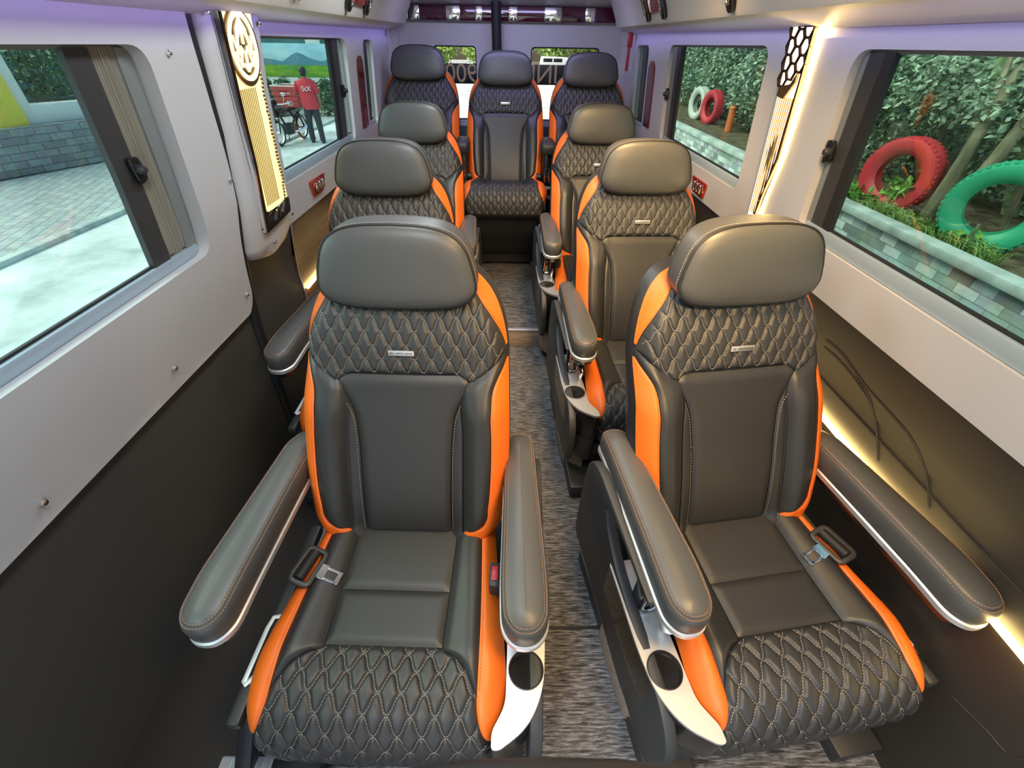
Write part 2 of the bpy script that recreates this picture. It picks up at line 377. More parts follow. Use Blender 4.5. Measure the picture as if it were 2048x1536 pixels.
# windows ------------------------------------------------------------
def window(num, s, hole_box, out, glass, posts, latch, railz, tint_rail='rail', frame_r=.05):
    y0, y1, z0, z1 = hole_box
    wn = thing('window_%d' % num, None, None); struct(wn)
    mp = lambda y, z, d: (XW(z, s)-s*d, y, z)
    wall_panel('window_frame', s, rrect(y0-.02, y1+.02, z0-.02, z1+.02, frame_r), [rrect(y0+.012, y1-.012, z0+.010, z1-.008, frame_r)], out+.012, .022, M['greysash'], wn)
    wall_panel('pane', s, rrect(y0, y1, z0, z1, frame_r), [], out-.006, .004, M[glass], wn)
    MB().rbox((0, 0, 0), (.030, y1-y0-.03, railz), .005, 2, Matrix.Translation((XW(z0, s)-s*(out+.012), (y0+y1)/2, z0+railz/2))).build('sill_rail', M[tint_rail], wn)
    MB().rbox((0, 0, 0), (.010, y1-y0-.03, .006), .002, 2, Matrix.Translation((XW(z0+railz, s)-s*(out+.008), (y0+y1)/2, z0+railz+.003))).build('seal', M['rubber'], wn)
    for (pa, pb, mm) in posts:
        b = MB(); rings = []
        for z in (z0+.01, (z0+z1)/2, z1-.006):
            x = XW(z, s)-s*(out+.005); rings.append([(x, pa, z), (x-s*.014, pa, z), (x-s*.014, pb, z), (x, pb, z)])
        b.loft(rings).build('sash_post', M[mm], wn)
    for (ly, lz, lx) in latch:
        x = XW(lz, s)-s*(out+.02)
        lt = MB().prism(round_poly([(-.032, -.018), (.03, -.022), (.026, .012), (-.024, .016)], .012, 4), -.006, .006, .003, 'x',
                        Matrix.Translation((x-s*.006, ly, lz)) @ Matrix.Rotation(R(80*s), 4, 'X')).build('latch', M['gloss'], wn)
        MB().lathe([(.011, 0), (.011, .012), (.007, .018), (.002, .019)] if s < 0 else [(.011, 0), (.011, -.012), (.007, -.018), (.002, -.019)], 12, 'x', (x-s*.012, ly-.008, lz)).build('latch_knob', M['plastic'], lt)
    return wn
window(1, -1, (-.62, 1.25, .982, 1.468), -.022, 'glass_teal', [(1.055, 1.12, 'sash'), (1.195, 1.24, 'greysash')], [(1.115, 1.235, 0)], .030)
window(2, -1, (1.70, 2.84, 1.025, 1.491), -.022, 'glass_teal', [(2.605, 2.66, 'rubber'), (2.66, 2.745, 'sash'), (2.755, 2.765, 'alu')], [(2.74, 1.275, 0), (1.90, 1.28, 0)], .040)
window(3, -1, (3.17, 3.38, 1.048, 1.489), -.022, 'glass_teal', [(3.22, 3.30, 'sash')], [], .03)
window(4, 1, (-.62, 1.36, 1.028, 1.482), -.022, 'glass_green', [(1.27, 1.325, 'sash'), (1.235, 1.27, 'rubber'), (1.325, 1.342, 'greysash')], [(1.335, 1.257, 0)], .040)
window(5, 1, (1.815, 2.95, 1.03, 1.488), -.022, 'glass_green', [(2.80, 2.86, 'sash'), (2.765, 2.80, 'rubber'), (2.87, 2.935, 'greysash')], [(2.93, 1.27, 0)], .035)
window(6, 1, (3.40, 3.72, 1.03, 1.486), -.022, 'glass_green', [(3.50, 3.60, 'sash')], [], .03)
# pleated curtain bunched at the rear of the sliding door window
cb = MB(); n = 150; rings = []
for z in np.linspace(.998, 1.464, 8):
    ring = []
    for k in range(n+1):
        t = k/n; y = 1.118+.082*t; d = .011*math.sin(t*math.pi*2*12)*(.65+.35*math.sin(3+t*9))
        ring.append((XW(z, -1)-.012+d*.8, y, z))
    ring += [(p[0]-.006, p[1], z) for p in ring[::-1]]
    rings.append(ring)
cb.loft(rings); tag(cb.build('curtain', M['curtain'], ang=60), 'taupe pleated curtain gathered beside the sliding door window', 'curtain')

# overhead valances ----------------------------------------------------
def valance(s):
    prof = [(.872, 1.538), (.76, 1.566), (.742, 1.572), (.735, 1.584), (.725, 1.615), (.60, 1.86), (.60, 1.90), (.89, 1.90)]
    b = MB(); b.loft([[(s*(x-(0 if s > 0 else .015)), y, z+zz) for x, z in prof] for y, zz in ((-.7, -.022), (1.2, -.014), (2.6, -.004), (3.86, .008))])
    return struct(b.build('trim_6' if s > 0 else 'trim_7', M['cream2'], ang=25))
valance(1); valance(-1)
def vface(s, y, z):   # point on the valance's inner face
    x = .725-(z-1.615)*(.125/.245); return Vector((s*(x-(0 if s > 0 else .015)), y, z))
def console(s, y, z, label, two=True, pan=None):
    """red and black reading lamp console mounted on the valance"""
    t = thing('reading_lamp_console', label, 'reading lamp', tuple(vface(s, y, z)), 0, 'overhead reading lamp consoles')
    up = Vector((-s*.125, 0, .245)).normalized(); nn = Vector((-s*.245, 0, -.125)).normalized()
    mx = Matrix((Vector((0, 1, 0)), up, nn)).transposed().to_4x4()
    if two:
        MB().prism(round_poly([(-.125, -.012), (.125, -.012), (.125, .12), (-.125, .12)], .01), -.004, .016, .004, 'z', mx).build('burl_panel', M['redwood'], t)
    for q in ((-1, 1) if two else (0,)):
        q = q*1.72
        b = MB(); b.prism(round_poly([(q*.085-.03, .0), (q*.085-.018, -.045), (q*.085+.018, -.045), (q*.085+.03, .0), (q*.085+.032, .13), (q*.085-.032, .13)], .012), -.004, .024, .006, 'z', mx)
        h = b.build('lamp_pod', M['gloss'], t)
        MB().tube([mx @ Vector((q*.085+.016*math.cos(a), .012+.032*math.sin(a), .024)) for a in np.linspace(0, 2*math.pi, 22)[:-1]], .003, 6, True).build('chrome_ring', M['chrome'], h)
    if pan:
        MB().prism(round_poly([(pan[0], .03), (pan[1], .035), (pan[1], .13), (pan[0], .13)], .008), -.004, .012, .004, 'z', mx).build('burl_strip', M['redwood'], t)
console(1, 2.78, 1.628, 'red burl reading lamp console with two black pods on the right valance', True, (-.95, -.10))
console(1, 1.86, 1.618, 'single black oval reading lamp pod on the right valance', False)
console(-1, 2.62, 1.628, 'red burl reading lamp console with two black pods on the left valance', True)
console(-1, 1.90, 1.632, 'small dark reading lamp pod on the left valance, nearer the lit pillar', False)

# back of the van ------------------------------------------------------
YB = 4.0
bm_ = lambda y, z, d: (y, YB-d, z)
HB1 = rrect(-.57, -.25, 1.0, 1.466, .03); HB2 = rrect(.155, .665, 1.0, 1.466, .03)
struct(wall_panel('wall_back', 1, [(-.95, .96), (.97, .96), (.97, 1.9), (-.95, 1.9)], [HB1, HB2], .0, .05, M['cream'], None, bm_))
struct(wall_panel('wall_back', 1, [(-.95, 0), (.97, 0), (.97, .96), (-.95, .96)], [], .02, .05, M['tealgrey'], None, bm_))
for n_, (x0, x1) in ((7, (-.57, -.25)), (8, (.155, .665))):
    wn_ = thing('window_%d' % n_, None, None); struct(wn_)
    wall_panel('window_frame', 1, rrect(x0-.01, x1+.01, .99, 1.476, .03), [rrect(x0+.008, x1-.008, 1.008, 1.458, .03)], -.01, .02, M['rubber'], wn_, bm_)
    wall_panel('pane', 1, rrect(x0, x1, 1.0, 1.466, .03), [], -.03, .004, M['glass_clear'], wn_, bm_)
    band = MB().rbox(((x0+x1)/2, YB+.026, 1.298), (x1-x0, .004, .125), .0005).build('lettered_band', M['blackfilm'], wn_)
    cu = text('lettering', '900' if n_ == 7 else 'LINE', .165, M['goldtext'], band, frame_mx((-.37 if n_ == 7 else .285, YB+.022, 1.296), (-1, 0, 0), (0, 0, 1)), .001)
# burgundy and chrome trim band above the back doors
tb = struct(MB().rbox((-.02, 3.955, 1.645), (1.62, .03, .085), .008).build('trim_8', M['burgundy']))
for x, wd in ((-.76, .09), (-.67, .07), (-.40, .10), (-.22, .05), (.02, .06), (.30, .12), (.56, .07)):
    MB().rbox((x, 3.938, 1.645), (wd, .01, .078), .006).build('chrome_inlay', M['chrome'], tb)
for x in (-.86, .0, .78): MB().lathe([(.012, 0), (.010, -.006), (.003, -.008)], 10, 'y', (x, 3.938, 1.665)).build('screw', M['chrome'], tb)
struct(MB().add([(-.95, 3.35, 1.80), (.97, 3.35, 1.80), (.97, 3.97, 1.685), (-.95, 3.97, 1.685), (-.95, 3.35, 1.9), (.97, 3.35, 1.9), (.97, 3.97, 1.9), (-.95, 3.97, 1.9)],
       [(3, 2, 1, 0), (4, 5, 6, 7), (0, 1, 5, 4), (1, 2, 6, 5), (2, 3, 7, 6), (3, 0, 4, 7)]).build('ceiling', M['cream'], smooth=False))
struct(MB().tube([(-.095, 3.90, .35), (-.092, 3.90, 1.35), (-.10, 3.88, 1.72)], .034, 12).build('trim_9', M['rubber']))
for s in (-1, 1):
    x = .86 if s > 0 else -.88
    b = MB(); b.loft([[(s*.80, 4.0, z), (s*.80, 3.93, z), (s*.845, 3.86, z), (XW(z, s)-s*.0, 3.82, z), (XW(z, s), 4.0, z)] for z in (.3, 1.0, 1.72)])
    struct(b.build('trim_10' if s > 0 else 'trim_11', M['cream'], ang=50))

# ------------------------------------------------------------------ pillar ornaments
def wx(y, z, d, s): return Vector((XW(z, s)-s*d, y, z))
def wall_strip(path, wd, d0, d1, s):    # flat strip along (y,z) path, standing d0..d1 off the wall
    b = MB(); rings = []
    for i, (y, z) in enumerate(path):
        a = path[max(i-1, 0)]; c = path[min(i+1, len(path)-1)]; t = Vector((c[0]-a[0], c[1]-a[1])).normalized(); n = Vector((-t.y, t.x))*wd/2
        rings.append([wx(y-n.x, z-n.y, d0, s), wx(y-n.x, z-n.y, d1, s), wx(y+n.x, z+n.y, d1, s), wx(y+n.x, z+n.y, d0, s)])
    return b.loft(rings)
def wall_poly(poly, d0, d1, s, b=None):
    b = b or MB(); a = [wx(y, z, d0, s) for y, z in poly]; c = [wx(y, z, d1, s) for y, z in poly]; c2 = [wx(y, z, d1-.002, s) for y, z in offset_poly(poly, 0)]
    r = [a, c]; b.loft(r if s < 0 else [q[::-1] for q in r]); return b
# left pillar cover (curved, pale) with the glowing plate
lc = MB(); rings = []
for z, y0, y1 in ((.845, 1.53, 1.64), (.862, 1.465, 1.73), (.90, 1.440, 1.785), (1.07, 1.462, 1.795), (1.35, 1.485, 1.80), (1.50, 1.492, 1.825), (1.575, 1.495, 1.84)):
    rings.append([wx(y0, z, -.01, -1), wx(y0, z, .022, -1), wx(y0+.010, z, .036, -1), wx(y0+.03, z, .048, -1), wx((y0+y1)/2, z, .050, -1), wx(y1-.03, z, .050, -1), wx(y1, z, .038, -1), wx(y1, z, -.01, -1)])
pl_ = struct(lc.loft(rings).build('trim_12', M['cream'], ang=60))
for y, z in ((1.515, 1.535), (1.80, 1.52), (1.775, .935), (1.60, .885)):
    MB().lathe([(.007, 0), (.006, .006), (.002, .008)], 10, 'x', (XW(z, -1)+.054, y-.008, z)).build('screw', M['chrome'], pl_)
pt = thing('pillar_lamp', 'glowing gold plate with oval emblem on the left pillar', 'lamp', tuple(wx(1.63, 1.2, .05, -1)))
def child(b, name, m, t, **k): o = b.build(name, m, t, **k); o.location = -t.location; return o
child(wall_poly(round_poly([(1.522, .934), (1.745, .950), (1.728, 1.33), (1.752, 1.556), (1.540, 1.552), (1.532, 1.30)], .02), .046, .056, -1), 'back_plate', M['bronze'], pt)
child(wall_poly(round_poly([(1.566, 1.000), (1.738, 1.000), (1.722, 1.33), (1.744, 1.550), (1.566, 1.550), (1.562, 1.3)], .012), .054, .0585, -1), 'lit_panel', M['ledglow'], pt)
for k in range(9):
    y = 1.574+k*.0115
    child(wall_strip([(y, 1.02), (y-.002, 1.36)], .0026, .058, .0605, -1), 'rib', M['gold'], pt)
for y0, m_ in ((1.532, 'chrome'), (1.549, 'bronze')):
    child(wall_strip([(y0-.004, .942), (y0-.002, 1.15), (y0, 1.30), (y0+.006, 1.54)], .011, .051, .064, -1), 'edge_strip', M[m_], pt)
rb = MB(); rng = random.Random(4)
for k in range(40):
    z = 1.01+k*.0112; rb.ball(tuple(wx(1.716+.003*rng.uniform(-1, 1)+(.004 if z > 1.35 else 0), z, .059, -1)), (.004, .0065, .0050), 8)
child(rb, 'crystal_edge', M['gold'], pt)
child(wall_poly(round_poly([(1.526, .937), (1.742, .954), (1.738, 1.012), (1.66, 1.0), (1.54, .965)], .012), .056, .064, -1), 'foot_plate', M['gloss'], pt)
for k, (a, bb) in enumerate((((1.59, .960), (1.59, .988)), ((1.61, .960), (1.625, .994)), ((1.645, .965), (1.645, 1.0)), ((1.67, .970), (1.69, 1.0)))):
    child(wall_strip([a, bb], .008, .063, .067, -1), 'chrome_figure', M['chrome'], pt)
# oval emblem: gold backing, pale ring and zigzag motif
EC = (1.645, 1.468)
em = child(wall_poly([(EC[0]+.098*math.cos(a), EC[1]+.084*math.sin(a)) if math.sin(a) > -.2 else (EC[0]+.098*math.cos(a), EC[1]+.104*math.sin(a)) for a in np.linspace(0, 2*math.pi, 40)[:-1]], .058, .062, -1), 'emblem_backing', M['gold'], pt)
def emb(path, wd):
    return wall_strip([(EC[0]+y, EC[1]+z) for y, z in path], wd, .061, .067, -1).build('emblem_figure', M['ledfig'], em)
emb([(.074*math.cos(a), -.006+.078*math.sin(a)) for a in np.linspace(0, 2*math.pi, 41)], .013)
for pth in ([(-.057, .02), (-.041, -.022), (-.025, .036), (0, .060), (.025, .036), (.041, -.022), (.057, .02)],
            [(-.035, .012), (0, .046), (.035, .012)], [(0, .064), (0, .0)],
            [(-.057, -.018), (-.037, -.052), (-.017, -.006), (0, -.028), (.017, -.006), (.037, -.052), (.057, -.018)],
            [(-.022, -.048), (0, -.063), (.022, -.048)], [(0, -.028), (0, -.068)]): emb(pth, .009)
# right pillar: honeycomb lattice over a backlit sheet, ribs below and an LED line along its near edge
rp = thing('pillar_lamp', 'backlit honeycomb lattice plate with LED line on the right pillar', 'lamp', tuple(wx(1.63, 1.3, .05, 1)))
rc = MB(); rings = []
for z, y0, y1 in ((.95, 1.632, 1.70), (1.0, 1.612, 1.70), (1.2, 1.556, 1.70), (1.45, 1.548, 1.71), (1.575, 1.548, 1.72)):
    rings.append([wx(y0, z, -.01, 1), wx(y0, z, .010, 1), wx(y0+.008, z, .018, 1), wx(y1-.015, z, .018, 1), wx(y1, z, .010, 1), wx(y1, z, -.01, 1)][::-1])
struct(rc.loft(rings).build('trim_13', M['cream'], ang=60))
child(wall_poly([(1.636, .985), (1.672, .985), (1.664, 1.30), (1.678, 1.565), (1.560, 1.565), (1.562, 1.25)], .017, .021, 1), 'lit_sheet', M['ledwhite'], rp)
hb = MB()
for i in range(6):
    for j in range(3):
        cy, cz = 1.580+j*.040, 1.405+i*.030*1.35+(.020 if j % 2 else 0)
        if cz > 1.545 or (cz < 1.43 and j == 0): continue
        hb.tube([wx(cy+.0255*math.cos(a), cz+.0225*math.sin(a), .024, 1) for a in np.linspace(0, 2*math.pi, 7)[:-1]], .0045, 6, True)
child(hb, 'honeycomb_lattice', M['bronze'], rp)
child(wall_poly(round_poly([(1.558, 1.528), (1.680, 1.535), (1.680, 1.568), (1.556, 1.568)], .01), .021, .030, 1), 'lattice_cap', M['burgundy'], rp)
child(wall_poly(round_poly([(1.575, 1.425), (1.60, 1.395), (1.662, 1.385), (1.664, 1.36), (1.62, 1.355), (1.575, 1.40)], .004), .021, .028, 1), 'lattice_foot', M['gold'], rp)
for k in range(8):
    y = 1.568+.0125*k; child(wall_strip([(y, max(1.0, .985+(1.626-y)*3.41)), (y, 1.36)], .0022, .021, .0245, 1), 'rib', M['gold'], rp)
child(wall_strip([(1.626, .975), (1.560, 1.2), (1.556, 1.40), (1.556, 1.56)], .009, .016, .026, 1), 'edge_strip', M['bronze'], rp)
child(MB().tube([wx(y, z, .010, 1) for y, z in ((1.606, .985), (1.582, 1.06), (1.548, 1.2), (1.536, 1.4), (1.536, 1.568))], .006, 8), 'led_strip', M['led'], rp)
# red plaques, switches, hammer
def plaque(s, y0, y1, z0, z1, label):
    c = (y0+y1)/2; h = (y1-y0)/2
    poly = [(y0, z0), (y1, z0), (y1, z1-.06)]+[(c+h*math.cos(a), z1-.06+.06*math.sin(a)) for a in np.linspace(0, math.pi, 14)[1:-1]]+[(y0, z1-.06)]
    tag(wall_poly(poly, .008, .022, s).build('wall_plaque', M['redplaque']), label, 'plaque', 'red burl wall plaques')
plaque(-1, 2.995, 3.105, 1.072, 1.418, 'tall dark red burl plaque with rounded top on the left wall')
plaque(1, 3.20, 3.335, 1.065, 1.412, 'tall dark red burl plaque with rounded top on the right wall')
def switch(s, y, z, label):
    t = thing('switch_plate', label, 'switch plate', tuple(wx(y, z, .012, s)), 0, 'red lacquer switch plates')
    child(wall_poly(round_poly([(y-.09, z+.035), (y+.10, z+.035), (y+.085, z-.035), (y-.05, z-.04)][::1], .012), .01, .02, s), 'burl_plate', M['redwood'], t)
    for k in range(3):
        q = MB().rbox(tuple(wx(y-.03+k*.04, z, .026, s)), (.014, .022, .04), .005); child(q, 'rocker', M['chrome'], t)
switch(-1, 2.165, .945, 'red lacquer switch plate with chrome rockers on the left wall')
switch(1, 2.205, .948, 'red lacquer switch plate with chrome rockers on the right wall')
hm = thing('emergency_hammer', 'red emergency hammer hanging on the rear right corner post', 'hammer', (.845, 3.84, 1.46))
MB().rbox((0, 0, .075), (.034, .03, .13), .008).build('hammer_head', M['red'], hm)
MB().tube([(0, 0, .02), (0, .0, -.12)], .010, 8).build('handle', M['red'], hm)
# LED strip along the right wall behind the armrests and the left one's visible end
tag(MB().tube([(XW(.615, 1)-.010, y, .585) for y in np.linspace(-.4, 2.2, 12)], .008, 8).build('led_strip', M['led_wall']), 'warm glowing LED strip along the lower right wall behind the armrests', 'LED strip')
tag(MB().tube([(XW(.55, -1)+.010, y, .548) for y in (1.90, 2.3, 3.0)], .007, 8).build('led_strip', M['led_wall']), 'warm LED strip end on the brown wood panel of the left wall', 'LED strip')
# embossed quilting lines on the right wall lining
def emboss(pts):
    ys, zs = zip(*pts); t = np.linspace(0, 1, len(pts)); tt = np.linspace(0, 1, 26)
    return [wx(float(hermite(q, t, ys)), float(hermite(q, t, zs)), -.0008, 1) for q in tt]
for pts in ([(1.5, .664), (1.2, .664), (.95, .664), (.70, .665), (.45, .665), (.2, .668)], [(1.10, .785), (1.028, .788), (.912, .763), (.809, .754), (.733, .745), (.683, .721), (.638, .684), (.597, .640)],
            [(.95, .758), (.885, .743), (.837, .702), (.798, .664), (.759, .620)], [(1.10, .76), (1.039, .763), (.96, .756), (.872, .737)], [(.30, .36), (.24, .385), (.195, .40), (.18, .45)]):
    MB().tube(emboss(pts), .0024, 6).build('embossed_seam', M['dark'], lr)

# ================================================================== seats
# seat frame: x to the photo's right, y towards the van's rear, z up; origin on the floor below the headrest
BZ = [.44, .50, .60, .70, .80, .88, .93, .97, 1.01, 1.07, 1.12]; BY = [-.222, -.206, -.166, -.114, -.062, -.026, -.002, .022, .050, .090, .115]
WZ = [.445, .455, .47, .50, .55, .72, .82, .88, .93, .97, 1.0, 1.025, 1.045, 1.058, 1.068]; WW = [.165, .208, .234, .251, .257, .262, .258, .254, .246, .233, .217, .196, .168, .132, .090]
def yb(z): return hermite(z, BZ, BY)
def we(z): return hermite(z, WZ, WW)
def bfront(x, z):
    s = np.abs(x)/we(z); A = sst(.88, .76, z)
    return yb(z)-.032*A*sst(.48, .72, s)+.050*np.clip((s-.82)/.18, 0, 1)**2+.012*s**2*(1-A)
def patch(xl, xr, z0, z1, nu, nv, h=.006, r=.016, quilt=None, surf=bfront, zfun=None):
    """padded panel sewn on the front surface; x runs between xl(z) and xr(z); edges dip into the seams"""
    V = np.zeros((nu, nv, 3)); P = np.zeros((nu, nv, 2))
    for i in range(nu):
        for j in range(nv):
            u, v = i/(nu-1), j/(nv-1)
            if zfun: z0_, z1_ = None, None
            z = z0+(z1-z0)*v; x = xl(z)+(xr(z)-xl(z))*u
            if zfun: z = zfun(x, v)
            P[i, j] = x, z
    lu = np.linalg.norm(P[-1]-P[0], axis=-1)[None, :]; uu = np.linspace(0, 1, nu)[:, None]; vv = np.linspace(0, 1, nv)[None, :]
    lv = np.linalg.norm(P[:, -1]-P[:, 0], axis=-1)[:, None]
    d = np.clip(np.minimum(np.minimum(uu, 1-uu)*np.linalg.norm(P[-1]-P[0], axis=-1)[None, :], np.minimum(vv, 1-vv)*lv), 0, 1)
    pil = h*(1-np.clip(1-d/r, 0, 1)**2)
    x, z = P[..., 0], P[..., 1]
    y = surf(x, z)-pil
    if quilt: y = y+quilt(x, z)*np.clip(d/.006, 0, 1)
    V[..., 0] = x; V[..., 1] = y; V[..., 2] = z
    return V
def wave(t): a = np.sin(2*np.pi*t); return np.sign(a)*np.abs(a)**.85
def quilt_disp(per, row, dep):
    def f(x, z):
        best = np.full(np.shape(x), 9.)
        k0 = np.round(z/row)
        for dk in (-1, 0, 1):
            k = k0+dk; ph = x/per+k*.5
            g = k*row+.46*row*wave(ph); sl = 2*np.pi*.46*row/per*np.cos(2*np.pi*ph)
            best = np.minimum(best, np.abs(z-g)/np.sqrt(1+sl*sl))
        return dep*np.exp(-(best/.0032)**2)-dep*.55*(1-np.exp(-(best/.008)**2))
    return f
def quilt_lines(per, row, x0, x1, z0, z1, ok):
    """polylines of the wavy seams inside ok(x, z)"""
    out = []
    for k in range(math.floor(z0/row)-1, math.ceil(z1/row)+2):
        cur = []
        for x in np.arange(x0, x1, .0011):
            z = k*row+.46*row*float(wave(x/per+k*.5))
            if ok(x, z): cur.append((x, z))
            else:
                if len(cur) > 4: out.append(cur)
                cur = []
        if len(cur) > 4: out.append(cur)
    return out
def xs(z): return hermite(z, [.46, .60, .72, .80, .825, .845, .88], [.146, .147, .147, .144, .152, .170, .20])   # bolster's inner seam
def xc(z): return hermite(z, [.445, .60, .70, .755, .79, .82], [.112, .114, .117, .124, .138, .150])      # centre panel's edge
def xo(z): return np.minimum(hermite(z, [.47, .485, .50, .52, .56, .72, .78, .83, .858, .88], [.152, .160, .192, .207, .213, .219, .217, .225, .247, .26]), we(z)-.0008)
def wq(z): return np.minimum(hermite(z, [.80, .885, .92, .97, 1.01, 1.05, 1.07], [.25, .250, .240, .212, .182, .155, .145]), we(z)-.001)
def qbot(x): return float(np.interp(abs(x), [0, .125, .15, .168, .20, .252], [.853, .851, .842, .836, .853, .888]))
def bol_top(x): return qbot(x)-.001
def refine(V): return V
def mirror_x(V): W = V.copy()[::-1]; W[..., 0] *= -1; return W
PER, ROW = .0405, .0300
def add_grid(b, V, flip=False):
    v, f = grid(V); b.add(v, [q[::-1] for q in f] if flip else f); return b
CARC = np.array([(-.10, .448), (-.20, .452), (-.30, .451), (-.40, .449), (-.48, .450), (-.54, .451), (-.585, .446), (-.620, .430), (-.646, .400), (-.658, .365), (-.660, .32), (-.655, .285)])
CL = np.concatenate([[0], np.cumsum(np.linalg.norm(np.diff(CARC, axis=0), axis=1))])
def cpos(t): return hermite(t, CL, CARC[:, 0]), hermite(t, CL, CARC[:, 1])
def cnorm(t):
    (a, b), (c, d) = cpos(t-.004), cpos(t+.004); ty, tz = c-a, d-b; l = np.sqrt(ty*ty+tz*tz)+1e-12
    return tz/l, -ty/l   # normal in (y, z)
def wcu(t): return hermite(t, [0, .1, .2, .3, .38, .45, .50, .55, .60, .66], [.222, .230, .240, .253, .264, .270, .270, .264, .256, .250])
def csurf(x, t, extra):
    s = np.abs(x)/wcu(t); F = sst(.40, .50, t)
    h = extra+.020*(1-F)*sst(.48, .74, s)-.034*np.clip((s-.84)/.16, 0, 1)**2+.008*F*(1-s*s)
    y, z = cpos(t); ny, nz = cnorm(t)
    return np.stack([x, y+ny*h, z+nz*h], -1)
def cpatch(xl, xr, t0, t1, nu, nv, h=.006, r=.018, quilt=None):
    u = np.linspace(0, 1, nu)[:, None]; t = (t0+(t1-t0)*np.linspace(0, 1, nv))[None, :]
    a, b = xl(t), xr(t); x = a+(b-a)*u; tt = np.broadcast_to(t, x.shape)
    d = np.minimum(np.minimum(u, 1-u)*np.abs(b-a), np.minimum(t-t0, t1-t)+0*u)
    e = h*(1-np.clip(1-d/r, 0, 1)**2)
    if quilt: e = e-quilt(x, tt)*np.clip(d/.006, 0, 1)
    return csurf(x, tt, e)
def cwq(t): return np.minimum(hermite(t, [.402, .416, .434, .460, .490, .508, .54, .58, .605, .66], [.118, .150, .176, .197, .212, .214, .222, .240, .252, .247]), wcu(t)-.001)
def cxo(t): return np.where(t < .49, hermite(t, [0, .2, .3, .40, .49], [.188, .202, .208, .212, .213]), cwq(t))
def cxi(t): return np.where(t < .402, .130, cwq(t))
CP, CR = .0480, .0335

def headrest_rings(w=.366, h=.172, zc=1.0885):
    pts = []
    for a in np.linspace(0, 2*math.pi, 65)[:-1]:
        ca, sa = math.cos(a), math.sin(a); p = 2/4.4
        x = math.copysign(abs(ca)**p, ca); z = math.copysign(abs(sa)**p, sa)
        taper = 1-.19*max(0, (z+.45)/1.45)**1.35-.04*max(0, -(z+.5))
        pts.append((x*w/2*taper, z*h/2+.010*(1-x*x)*(1 if z > 0 else -.4)))
    def ring(sc, y, ins=0):
        out = []
        for (x, z) in pts:
            l = math.hypot(x, z); k = max(0, 1-ins/l)*sc
            zz = zc+z*k; out.append((x*k, y+.068+(zz-zc)*.16, zz))
        return out
    return ring
def front_face_y(q): return q

